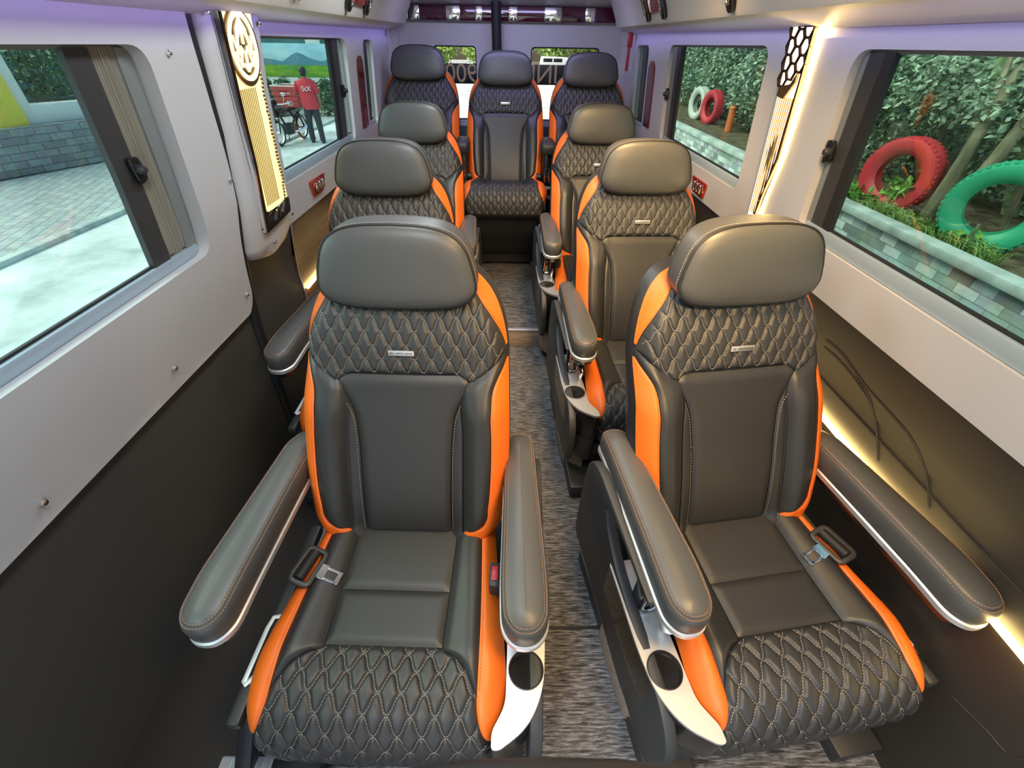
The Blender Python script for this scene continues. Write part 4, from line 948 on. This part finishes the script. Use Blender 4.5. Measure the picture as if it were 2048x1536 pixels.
# ---- left: garden wall with stone base, yellow pillar and iron railing
A, B_ = Vector((-9.72, 8.76)), Vector((-8.89, 10.8)); dv = (B_-A).normalized(); ang = math.atan2(dv.y, dv.x)
gw = thing('garden_wall', 'white garden wall on a rough grey stone base across the street', 'wall', (A.x, A.y, G0+.05), ang)
MB().rbox((-.3, .35, .40), (6.6, .7, .78), .03).build('stone_base', M['stonebase'], gw)
MB().rbox((-.3, .50, .94), (6.6, .35, .32), .02).build('white_course', M['whitewall'], gw)
for x in (-2.6, .95-.1, 4.0): 
    o = MB(); o.rbox((x-.0, .46, 1.75), (.50, .50, 2.0), .03); o.build('yellow_pillar', M['yellow'], gw)
    MB().rbox((x+.36, .50, 1.75), (.22, .36, 2.0), .02).build('white_jamb', M['whitewall'], gw)
rl = thing('iron_railing', 'dark iron railing of thin bars on top of the white garden wall', 'railing', (A.x, A.y, G0+.05), ang)
rb = MB()
for k in range(44):
    x = -1.95+k*.14
    if any(abs(x-q) < .5 for q in (-2.6, .95, 4.0)): continue
    rb.tube([(x, .50, 1.12), (x, .50, 2.7)], .016, 6)
for z in (1.16, 2.0, 2.66):
    for x0, x1 in ((-2.2, .6), (1.2, 3.75)): rb.rbox(((x0+x1)/2, .50, z), (x1-x0, .035, .045), .004)
rb.build('bars', M['iron'], rl)
# ---- foliage
def leaves(n, fn, size, seed, droop=.3, aspect=1.7, fold=.25):
    rg = random.Random(seed); V = []; F = []
    for _ in range(n):
        c = Vector(fn(rg)); a = Vector((rg.gauss(0, 1), rg.gauss(0, 1), rg.gauss(0, .6)-droop)).normalized(); b = a.cross(Vector((rg.gauss(0, 1), rg.gauss(0, 1), rg.gauss(0, 1)))).normalized(); nn = a.cross(b)
        l = size*rg.uniform(.6, 1.25); w_ = l/aspect/2; o = len(V)
        V += [c, c+a*l*.45+b*w_-nn*fold*w_*-1, c+a*l, c+a*l*.45-b*w_+nn*fold*w_, c+a*l*.5]
        F += [(o, o+1, o+4), (o+1, o+2, o+4), (o, o+4, o+3), (o+4, o+2, o+3)]
    b = MB(); b.V = [tuple(v) for v in V]; b.F = F; return b
def blob(c, r, rg, shell=.55):
    while True:
        v = Vector((rg.gauss(0, 1), rg.gauss(0, 1), rg.gauss(0, 1)))
        if v.length > .1: break
    v.normalize(); k = shell+(1-shell)*rg.random()**.7
    return (c[0]+v.x*r[0]*k, c[1]+v.y*r[1]*k, c[2]+v.z*r[2]*k)
def shrub(name, label, cat, loc, blobs, n, size, m, seed, group=None, stems=(), shell=.55):
    t = thing(name, label, cat, loc, 0, group)
    tot = sum(b[1][0]*b[1][2] for b in blobs)
    def fn(rg):
        q = rg.uniform(0, tot)
        for c, r in blobs:
            q -= r[0]*r[2]
            if q <= 0: return blob(c, r, rg, shell)
        return blob(*blobs[-1], rg, shell)
    leaves(n, fn, size, seed).build('foliage', M[m], t, smooth=False)
    b = MB(); rg = random.Random(seed)
    for pth, r in (stems or [([(0, 0, 0), (.03, 0, blobs[0][0][2]*.5), (0, .05, blobs[0][0][2])], .03)]): b.tube(pth, r, 7)
    b.build('stem', M['bark'], t); return t
# behind the railing and in front of the mural
for k, (x, y, lab) in enumerate(((-11.7, 9.0, 'dull green bush behind the left end of the iron railing'), (-11.2, 10.6, 'dull green bush behind the middle of the iron railing'), (-10.8, 12.4, 'dull green bush behind the far end of the iron railing'))):
    shrub('bush', lab, 'bush', (x, y, G0), [((0, 0, 1.5), (.72, .78, 1.1))], 1600, .13, 'leafg', 20+k, 'bushes behind the railing', shell=.3)
st_(MB().rbox((-13.2, 11, 1.2), (.3, 12, 4), 0), 'wall_left', 'tealroof')
mw = thing('mural_wall', 'long wall painted with blue mountains and a green field at the street end', 'mural', (-8.4, 20, G0))
MB().rbox((0, .15, .80), (8.5, .3, 1.7), .01).build('white_base', M['whitewall'], mw)
MB().rbox((0, .149, 1.72), (8.5, .305, .84), .004).build('painted_sky', M['skyblue'], mw).location = (0, 0, 0)
MB().rbox((0, .143, 1.335), (8.5, .31, .40), .004).build('painted_field', M['field'], mw)
rg = random.Random(2); pk = []; xx = np.linspace(-4.2, 4.2, 44)
for x in xx: pk.append((x, 1.58+.09*abs(math.sin(x*2.1))+.22*max(0, 1-abs(x-.45)/.55)+.12*max(0, 1-abs(x-1.75)/.5)+.05*rg.random()))
MB().prism([(-4.2, 1.50)]+pk+[(4.2, 1.50)], -.014, -.006, 0, 'y').build('painted_mountains', M['mount'], mw)
bg = thing('building', 'dark teal clad building rising above the mural wall', 'building', (-13, 24, G0))
MB().rbox((0, 2, 2.8), (9.5, 4, 5.4), .02).build('cladding', M['tealroof'], bg)
MB().rbox((4.35, -.05, 2.32), (.62, .12, .40), .02).build('white_sign', M['whitewall'], bg)
for k in range(8):
    x = -11.0+k*.72
    shrub('hedge_shrub', 'grey green shrub in the row along the mural, %s from its left end' % ('first second third fourth fifth sixth seventh eighth'.split()[k]), 'shrub', (x, 18.6+.1*(k % 2), G0),
          [((0, 0, .62), (.37, .32, .55)), ((.08, 0, 1.05), (.22, .2, .2))], 700, .15, 'leafg', 40+k, 'shrubs along the mural wall', shell=.3)
# ---- motorbike, crate and rider
mt = thing('motorbike', 'dark motorbike parked in the road beyond the left rear window', 'motorbike', (-6.02, 13.55, G0), R(-6))
def wheel(y):
    b = MB(); b.lathe([(.245, -.03), (.285, -.025), (.298, 0), (.285, .025), (.245, .03)], 28, 'x', (0, y, .298), close=True); w_ = b.build('wheel', M['rubber'], mt)
    sp = MB(); sp.lathe([(.225, -.018), (.246, -.018), (.246, .018), (.225, .018)], 28, 'x', (0, y, .298), close=True)
    sp.lathe([(.002, -.05), (.04, -.05), (.04, .05), (.002, .05)], 12, 'x', (0, y, .298))
    for k in range(14):
        a = 2*math.pi*k/14; sp.tube([(0, y, .298), (0, y+.23*math.cos(a), .298+.23*math.sin(a))], .004, 4)
    sp.build('rim', M['alu'], w_)
wheel(-.62); wheel(.62)
b = MB()
for sx in (-1, 1): b.tube([(sx*.055, -.62, .30), (sx*.055, -.50, .72), (sx*.05, -.44, .86)], .018, 8); b.tube([(sx*.06, .62, .30), (sx*.07, .1, .34), (sx*.07, -.2, .30)], .018, 8)
for sx in (-1, 1): b.tube([(sx*.09, .60, .32), (sx*.11, .42, .66)], .026, 8)
b.tube([(0, -.44, .80), (0, -.2, .45), (0, .1, .36), (0, .45, .60), (0, .75, .70)], .03, 8)
b.build('frame', M['plastic'], mt)
b = MB(); b.loft([[(.13*k*math.cos(a), y, z+.11*k*math.sin(a)) for a in np.linspace(0, 2*math.pi, 15)[:-1]] for y, z, k in ((-.42, .72, .3), (-.36, .72, .8), (-.2, .73, 1), (0, .70, .9), (.1, .66, .4))]); b.build('tank', M['gloss'], mt)
MB().rbox((0, -.05, .34), (.26, .34, .26), .05).build('engine', M['shell'], mt)
b = MB(); b.loft([[(-.12, y, z), (.12, y, z), (.13, y, z+.07), (-.13, y, z+.07)] for y, z in ((.05, .68), (.3, .69), (.7, .74))]); b.build('saddle', M['leather'], mt)
b = MB(); b.tube([(-.36, -.34, .96), (-.22, -.42, .93), (0, -.45, .92), (.22, -.42, .93), (.36, -.34, .96)], .014, 8)
for sx in (-1, 1): b.tube([(sx*.24, -.42, .94), (sx*.30, -.46, 1.12)], .007, 6); b.ball((sx*.30, -.47, 1.15), (.055, .02, .04), 10)
b.build('handlebar', M['chrome'], mt)
MB().ball((0, -.54, .82), (.10, .07, .09), 14).build('headlamp', M['alu'], mt)
b = MB(); b.loft([[(sx, y, z) for sx in (-.05, .05)]+[(.05, y+.0, z+.01), (-.05, y, z+.01)] for y, z in ((-.86, .52), (-.72, .60), (-.58, .61), (-.42, .56))]); b.build('mudguard', M['gloss'], mt)
MB().tube([(.16, -.1, .28), (.17, .3, .26), (.19, .72, .36)], [.025, .035, .04], 10).build('exhaust', M['chrome'], mt)
MB().tube([(-.1, .05, .32), (-.18, .12, .02)], .012, 6).build('kickstand', M['plastic'], mt)
cr = thing('delivery_crate', 'red wooden delivery crate with white letters on the motorbike', 'crate', (-5.93, 13.95, G0+.812), R(-6))
M['crate'] = mat('red_painted_wood', (.48, .06, .05), .6); M['whitepaint'] = mat('white_paint', (.85, .85, .82), .6)
MB().rbox((0, 0, .012), (.62, .62, .024), .004).build('crate_floor', M['crate'], cr)
for k in range(4):
    z = .07+k*.115; e = .30+.012*k
    for nm, c, d in (('slat', (0, -e, z), (e*2+.03, .02, .09)), ('slat', (0, e, z), (e*2+.03, .02, .09)), ('slat', (-e, 0, z), (.02, e*2, .09)), ('slat', (e, 0, z), (.02, e*2, .09))):
        MB().rbox(c, d, .004).build(nm, M['crate'], cr)
for sx in (-1, 1):
    for sy in (-1, 1): MB().rbox((sx*.30, sy*.30, .24), (.03, .03, .46), .004).build('corner_post', M['crate'], cr)
MB().tube([(sx*.345, sy*.345, .475) for sx, sy in ((-1, -1), (1, -1), (1, 1), (-1, 1))], .012, 6, True).build('white_rim', M['whitepaint'], cr)
text('lettering', 'SD', .15, M['whitepaint'], cr, frame_mx((.08, -.325, .085), (1, 0, 0), (0, 0, 1)), .002)
text('lettering', 'ship ro', .085, M['whitepaint'], cr, frame_mx((.04, -.345, .32), (1, 0, 0), (0, 0, 1)), .002)

def skin(name, chains, parent, m, sub=2):
    """one continuous limb body: chains of (point, radius), sharing points by position, grown with a skin modifier"""
    V, E_, Rr, idx = [], [], [], {}
    def vid(p, r):
        k = tuple(round(c, 4) for c in p)
        if k not in idx: idx[k] = len(V); V.append(p); Rr.append(r)
        return idx[k]
    for ch in chains:
        for (p, r), (q, r2) in zip(ch[:-1], ch[1:]): E_.append((vid(p, r), vid(q, r2)))
    me = bpy.data.meshes.new(name); me.from_pydata(V, E_, []); o = bpy.data.objects.new(name, me); COL.objects.link(o)
    md = o.modifiers.new('skin', 'SKIN'); md.use_smooth_shade = True
    for i, r in enumerate(Rr): me.skin_vertices[0].data[i].radius = (r, r) if not isinstance(r, tuple) else r
    me.skin_vertices[0].data[0].use_root = True
    s2 = o.modifiers.new('sub', 'SUBSURF'); s2.levels = s2.render_levels = sub
    dg = bpy.context.evaluated_depsgraph_get(); m2 = bpy.data.meshes.new_from_object(o.evaluated_get(dg)); bpy.data.objects.remove(o)
    m2.polygons.foreach_set('use_smooth', [True]*len(m2.polygons)); m2.materials.clear(); m2.materials.append(m)
    ob = bpy.data.objects.new(name, m2); COL.objects.link(ob); ob.parent = parent; return ob
M['skin'] = mat('tan_skin', (.32, .17, .10), .6); M['hair'] = mat('black_hair', (.008, .008, .009), .6); M['vest'] = mat('red_shirt_cloth', (.62, .04, .055), .75); M['jeans'] = mat('dark_trousers', (.025, .032, .045), .8); M['shoe'] = mat('dark_shoes', (.03, .028, .026), .6)
ps = thing('person', 'person in a red lettered shirt and dark trousers standing beside the motorbike, back turned', 'person', (-5.30, 13.50, G0), R(18))
pel = (0, 0, .90)
arm_l = [((-.19, .0, 1.36), .055), ((-.29, .13, 1.16), .043), ((-.33, .36, 1.12), .034), ((-.335, .42, 1.115), .03)]
arm_r = [((.19, 0, 1.36), .055), ((.25, -.02, 1.10), .043), ((.245, .05, .88), .034), ((.243, .06, .82), .03)]
ch = [[(pel, (.15, .11)), ((0, 0, 1.05), (.145, .10)), ((0, .01, 1.25), (.165, .11)), ((0, .01, 1.38), (.13, .085)), ((0, .015, 1.46), .055), ((0, .03, 1.53), .062), ((0, .04, 1.585), (.078, .092)), ((0, .035, 1.645), (.074, .088)), ((0, .03, 1.69), .05)],
      [((0, .01, 1.38), (.13, .085))]+arm_l, [((0, .01, 1.38), (.13, .085))]+arm_r]
for sx, fx, fy in ((-1, -.14, .10), (1, .12, -.06)):
    ch.append([(pel, (.15, .11)), ((sx*.10, 0, .84), .095), ((fx*.95, fy*.5+.02, .48), .062), ((fx, fy, .10), .042), ((fx, fy+.02, .055), .042), ((fx*1.1, fy+.15, .035), .036)])
for hand, sx, d in ((arm_l[-1][0], -1, Vector((0, 1, -.1))), (arm_r[-1][0], 1, Vector((0, .1, -1)))):
    h0 = Vector(hand); palm = h0+d*.06; side = Vector((1, 0, 0)) if sx < 0 else Vector((0, 1, 0))
    ch.append([(tuple(h0), .03), (tuple(palm), (.034, .018))])
    for q, ln in ((-.026, .062), (-.009, .075), (.009, .072), (.026, .058)):
        r0 = palm+side*q+d*.018; curl = Vector((0, 0, -.02)) if sx < 0 else Vector((-.02, 0, 0))
        ch.append([(tuple(palm), (.034, .018)), (tuple(r0), .009), (tuple(r0+d*ln*.5), .008), (tuple(r0+d*ln+curl), .007)])
    ch.append([(tuple(palm), (.034, .018)), (tuple(palm+side*.035*(1 if sx < 0 else 1)+d*-.01), .010), (tuple(palm+side*.06+d*.035), .009)])
body = skin('body', ch, ps, M['skin'])
b = MB(); b.ball((0, .125, 1.585), (.016, .022, .02), 8)
b.build('nose', M['skin'], body)
b = MB(); [b.ball((sx*.078, .035, 1.59), (.012, .02, .03), 8) for sx in (-1, 1)]; b.build('ear', M['skin'], body)
b = MB(); b.ball((0, .022, 1.632), (.090, .100, .085), 16); b.ball((0, -.012, 1.575), (.078, .072, .07), 14); b.build('hair', M['hair'], ps, ang=70)
def ell(cx, cy, z, rx, ry, n=24): return [(cx+rx*math.cos(a), cy+ry*math.sin(a), z+.0*math.sin(2*a)) for a in np.linspace(0, 2*math.pi, n+1)[:-1]]
b = MB(); b.loft([ell(.01, 0, .80, .205, .155), ell(.005, 0, .95, .20, .15), ell(0, 0, 1.10, .195, .145), ell(0, .005, 1.26, .215, .145), ell(0, .01, 1.35, .238, .125), ell(0, .012, 1.405, .225, .10), ell(0, .013, 1.44, .15, .09), ell(0, .014, 1.475, .070, .072)], cap1=False)
sh = b.build('shirt', M['vest'], ps, ang=70)
b = MB()
for a0 in (arm_l, arm_r):
    p0, p1 = Vector(a0[0][0]), Vector(a0[1][0]); b.tube([p0*.92+Vector((0, 0, .085)), p0+Vector((0, 0, -.005)), p0+(p1-p0)*.45, p0+(p1-p0)*.8], [.06, .078, .068, .062], 14)
b.build('sleeve', M['vest'], sh, ang=70)
text('lettering', 'StX', .15, M['whitepaint'], sh, frame_mx((.0, -.158, 1.25), (1, 0, 0), (0, 0, 1)), .012)
b = MB()
for sx, fx, fy in ((-1, -.14, .10), (1, .12, -.06)):
    b.loft([ell(sx*.085, 0, .92, .10, .12, 16), ell(sx*.092, 0, .79, .106, .12, 16), ell(fx*.95, fy*.5+.02, .48, .082, .088, 16), ell(fx, fy, .22, .070, .075, 16), ell(fx, fy, .07, .070, .078, 16)])
b.build('trousers', M['jeans'], ps, ang=70)
for fx, fy in ((-.14, .10), (.12, -.06)):
    b = MB(); b.loft([ell(fx*1.05, fy+.06, 0.0, .050, .135, 18), ell(fx*1.05, fy+.06, .03, .053, .14, 18), ell(fx*1.05, fy+.05, .075, .046, .12, 18), ell(fx, fy+.01, .10, .04, .05, 18)]); b.build('shoe', M['shoe'], ps, ang=60)

# ---- right: stone planter with painted tyres, shrubs and trunks
pw = thing('planter_wall', 'grey split stone planter wall with pale slab coping beside the van', 'planter wall', (2.3, 4, G0))
MB().rbox((.07, 4, .68), (.08, 26, 1.36), .004).build('stone_face', M['stonewall'], pw)
MB().rbox((.055, 4, 1.385), (.11, 26, .050), .010).build('coping', M['ledge'], pw)
st_(MB().rbox((4.56, 8, -.11), (4.28, 26, 1.44), 0), 'ground', 'soil')
def tyre(name, label, x, y, z, r, m, rz, ry, group='painted tyres in the planter'):
    t = thing(name, label, 'tyre', (x, y, z), 0, group); t.rotation_euler = (R(ry), 0, R(rz))
    ri = r*.56; w_ = r*.30
    prof = [(ri, -w_*.55), (ri+.02, -w_*.85), (r*.80, -w_*1.05), (r*.93, -w_*.95), (r*.985, -w_*.6), (r, 0), (r*.985, w_*.6), (r*.93, w_*.95), (r*.80, w_*1.05), (ri+.02, w_*.85), (ri, w_*.55), (ri+.025, w_*.5), (r*.86, w_*.55), (r*.88, 0), (r*.86, -w_*.55), (ri+.025, -w_*.5)]
    b = MB(); b.lathe(prof, 44, 'x', close=True); tb_ = b.build('carcass', M[m], t, ang=45)
    g = MB()
    for k in range(44):
        a = 2*math.pi*k/44
        for q in (-1, 1):
            a2 = a+q*.03; g.rbox((0, 0, 0), (w_*.75, .018, .010), .002, 1, Matrix.Rotation(a2, 4, 'X') @ Matrix.Translation((q*w_*.45, 0, r*.972)))
    g.build('tread', M[m], tb_); return t
tyre('painted_tyre', 'red painted tyre standing among the leaves outside the large right window', 2.62, 3.09, .828, .228, 'tyre_red', 24, 0)
tyre('painted_tyre', 'green painted tyre standing outside the large right window beside the trunks', 2.62, 2.36, .826, .230, 'tyre_green', 40, 0)
tyre('painted_tyre', 'off white painted tyre in the planter outside the rear right window', 2.9, 7.75, .81, .215, 'tyre_white', 10, 0)
tyre('painted_tyre', 'second red painted tyre in the planter outside the rear right window', 2.9, 7.23, .81, .21, 'tyre_red', 10, 0)
op_ = thing('orange_post', 'short orange painted post in the planter outside the rear right window', 'post', (2.9, 6.5, .61))
MB().tube([(0, 0, 0), (.0, .02, .25)], .045, 10).build('shaft', M['tyre_orange'], op_); MB().ball((0, .02, .26), (.05, .05, .03), 10).build('cap', M['tyre_orange'], op_)
def trunk(label, pts, r, m, group):
    t = thing('leaning_tree', label, 'tree trunk', pts[0], 0, group); p0 = Vector(pts[0]); P = [tuple(Vector(p)-p0) for p in pts]
    MB().tube(P, r, 12).build('bark', M[m], t)
    q = Vector(P[-2]); MB().tube([q, q+Vector((.1, .2, .3))], [.03, .012], 7).build('twig', M[m], t)
TG = 'leaning trunks in the planter'
trunk('brown trunk just right of the red tyre', [(2.66, 2.78, .61), (2.66, 2.76, .90), (2.70, 2.80, 1.2), (2.9, 2.95, 2.1)], [.040, .034, .030, .028], 'bark', TG)
trunk('brown trunk touching the left rim of the green tyre', [(2.62, 2.60, .61), (2.66, 2.60, .90), (2.74, 2.62, 1.2), (2.95, 2.7, 2.1)], [.040, .036, .032, .028], 'bark', TG)
trunk('thin brown trunk between the two thicker trunks', [(2.80, 2.76, .61), (2.82, 2.74, 1.0), (2.88, 2.78, 1.4), (3.0, 2.9, 2.1)], [.026, .024, .022, .02], 'bark', TG)
trunk('pale green leaning trunk nearer the top of the large right window', [(3.35, 3.35, .61), (3.15, 3.28, 1.05), (3.0, 3.25, 1.40), (2.98, 3.4, 2.2)], [.05, .048, .045, .04], 'barkg', TG)
trunk('pale green trunk at the far right edge of the large right window', [(3.45, 3.0, .61), (3.2, 2.98, 1.05), (3.02, 3.02, 1.40), (3.0, 3.2, 2.3)], [.05, .048, .045, .04], 'barkg', TG)
HB = [(3.60, 1.7, 'by the right edge of the large right window'), (3.62, 2.9, 'behind the green tyre'), (3.40, 4.0, 'behind the red tyre'), (3.30, 5.2, 'between the two right windows'), (3.42, 6.5, 'behind the orange post'), (3.48, 7.9, 'behind the white tyre'), (3.55, 9.6, 'beyond the white tyre'), (3.7, 12.0, 'at the far end of the planter')]
for k, (x, y, w_) in enumerate(HB):
    bl = [((0, 0, 1.5), (.50, .64, 1.0)), ((-.10, .04, .50), (.48, .60, .48)), ((.1, -.04, 2.3), (.52, .62, .6))]
    shrub('leafy_shrub', 'tall dark leafy shrub %s' % w_, 'shrub', (x, y, .6), bl, 26000 if k < 6 else 10000, .043 if k < 3 else .066, 'leafd', 60+k, 'tall shrubs in the planter', shell=.45)
for k, (x, y, w_) in enumerate(((2.88, 3.45, 'just above the red tyre'), (2.84, 2.72, 'above the brown trunks'), (2.90, 4.05, 'left of the red tyre'))):
    shrub('leafy_shrub', 'overhanging leafy branch %s' % w_, 'shrub', (x, y, .6), [((0, 0, .70 if k == 2 else .68), (.20, .42, .24))], 1700, .052, 'leafd', 80+k, 'overhanging branches in the planter', stems=[([(.3, 0, 0), (.2, 0, .4), (0, 0, .8)], .02)], shell=.2)
for k, (x, y, n_, lab) in enumerate(((2.50, 3.26, 130, 'fresh green broad leaved plant at the foot of the red tyre'), (2.60, 3.03, 60, 'green leaves growing through the hole of the red tyre'), (2.56, 2.34, 26, 'small fresh green plant inside the green tyre'))):
    shrub('broad_leaved_plant', lab, 'plant', (x, y, .6), [((0, 0, .07 if k != 1 else .17), (.06, .20 if k == 0 else .10, .07))], n_, .065, 'leafm', 90+k, None, stems=[([(0, 0, 0), (0, 0, .15)], .008)], shell=.1)
gr = MB(); rg = random.Random(9)
for _ in range(900):
    x, y = rg.uniform(2.43, 2.56), rg.uniform(2.1, 3.2)
    h = rg.uniform(.05, .13); a = rg.uniform(0, 6.28); dx, dy = math.cos(a)*h*.7, math.sin(a)*h*.7; w_ = .005
    o = len(gr.V); gr.V += [(x-w_, y-w_, .60), (x+w_, y+w_, .60), (x+dx*.4+w_, y+dy*.4, .6+h*.75), (x+dx*.4-w_, y+dy*.4, .6+h*.75), (x+dx, y+dy, .6+h*.8)]; gr.F += [(o, o+1, o+2, o+3), (o+3, o+2, o+4)]
tag(gr.build('grass', M['grassm'], smooth=False), 'tufts of pale grass along the planter coping below the tyres', 'grass', kind='stuff')
st_(MB().rbox((5.2, 9, 1.6), (.2, 24, 4.6), 0), 'wall_right', 'tealroof')
# ---- behind the van: trees and a parked van
for k in range(7):
    x = -13+k*4.6
    shrub('tree', 'yellow green tree behind the van, %s from the left' % ('first second third fourth fifth sixth seventh'.split()[k]), 'tree', (x, 66+1*(k % 2), G0), [((0, 0, 3.0), (2.28, 1.6, 3.0)), ((0, 0, 6.0), (2.1, 1.5, 2.2))], 2600, .55, 'leafy', 100+k, 'trees behind the van', stems=[([(0, 0, 0), (.1, 0, 1.5), (0, 0, 3.2)], [.3, .25, .18])], shell=.3)
pv = thing('parked_van', 'small white van parked far behind the rear right window', 'van', (5.2, 58, G0)); pv.scale = (.85, .8, .62)
b = MB(); prof = [(-2.2, .35), (2.2, .35), (2.25, .9), (1.7, 1.15), (1.2, 1.9), (-2.1, 2.0), (-2.25, 1.2)]
b.prism(round_poly(prof, .12), -.85, .85, .06, 'y'); b.build('bodywork', M['whitepaint'], pv)
for a, c in ((-1.9, -.75), (-.6, .5)): MB().rbox(((a+c)/2, -.85, 1.5), (c-a, .04, .5), .02).build('side_window', M['gloss'], pv)
for y in (-1.3, 1.35):
    for sy in (-.78, .78): MB().lathe([(.18, -.1), (.33, -.1), (.35, 0), (.33, .1), (.18, .1)], 20, 'y', (y, sy, .35), close=True).build('wheel', M['rubber'], pv)
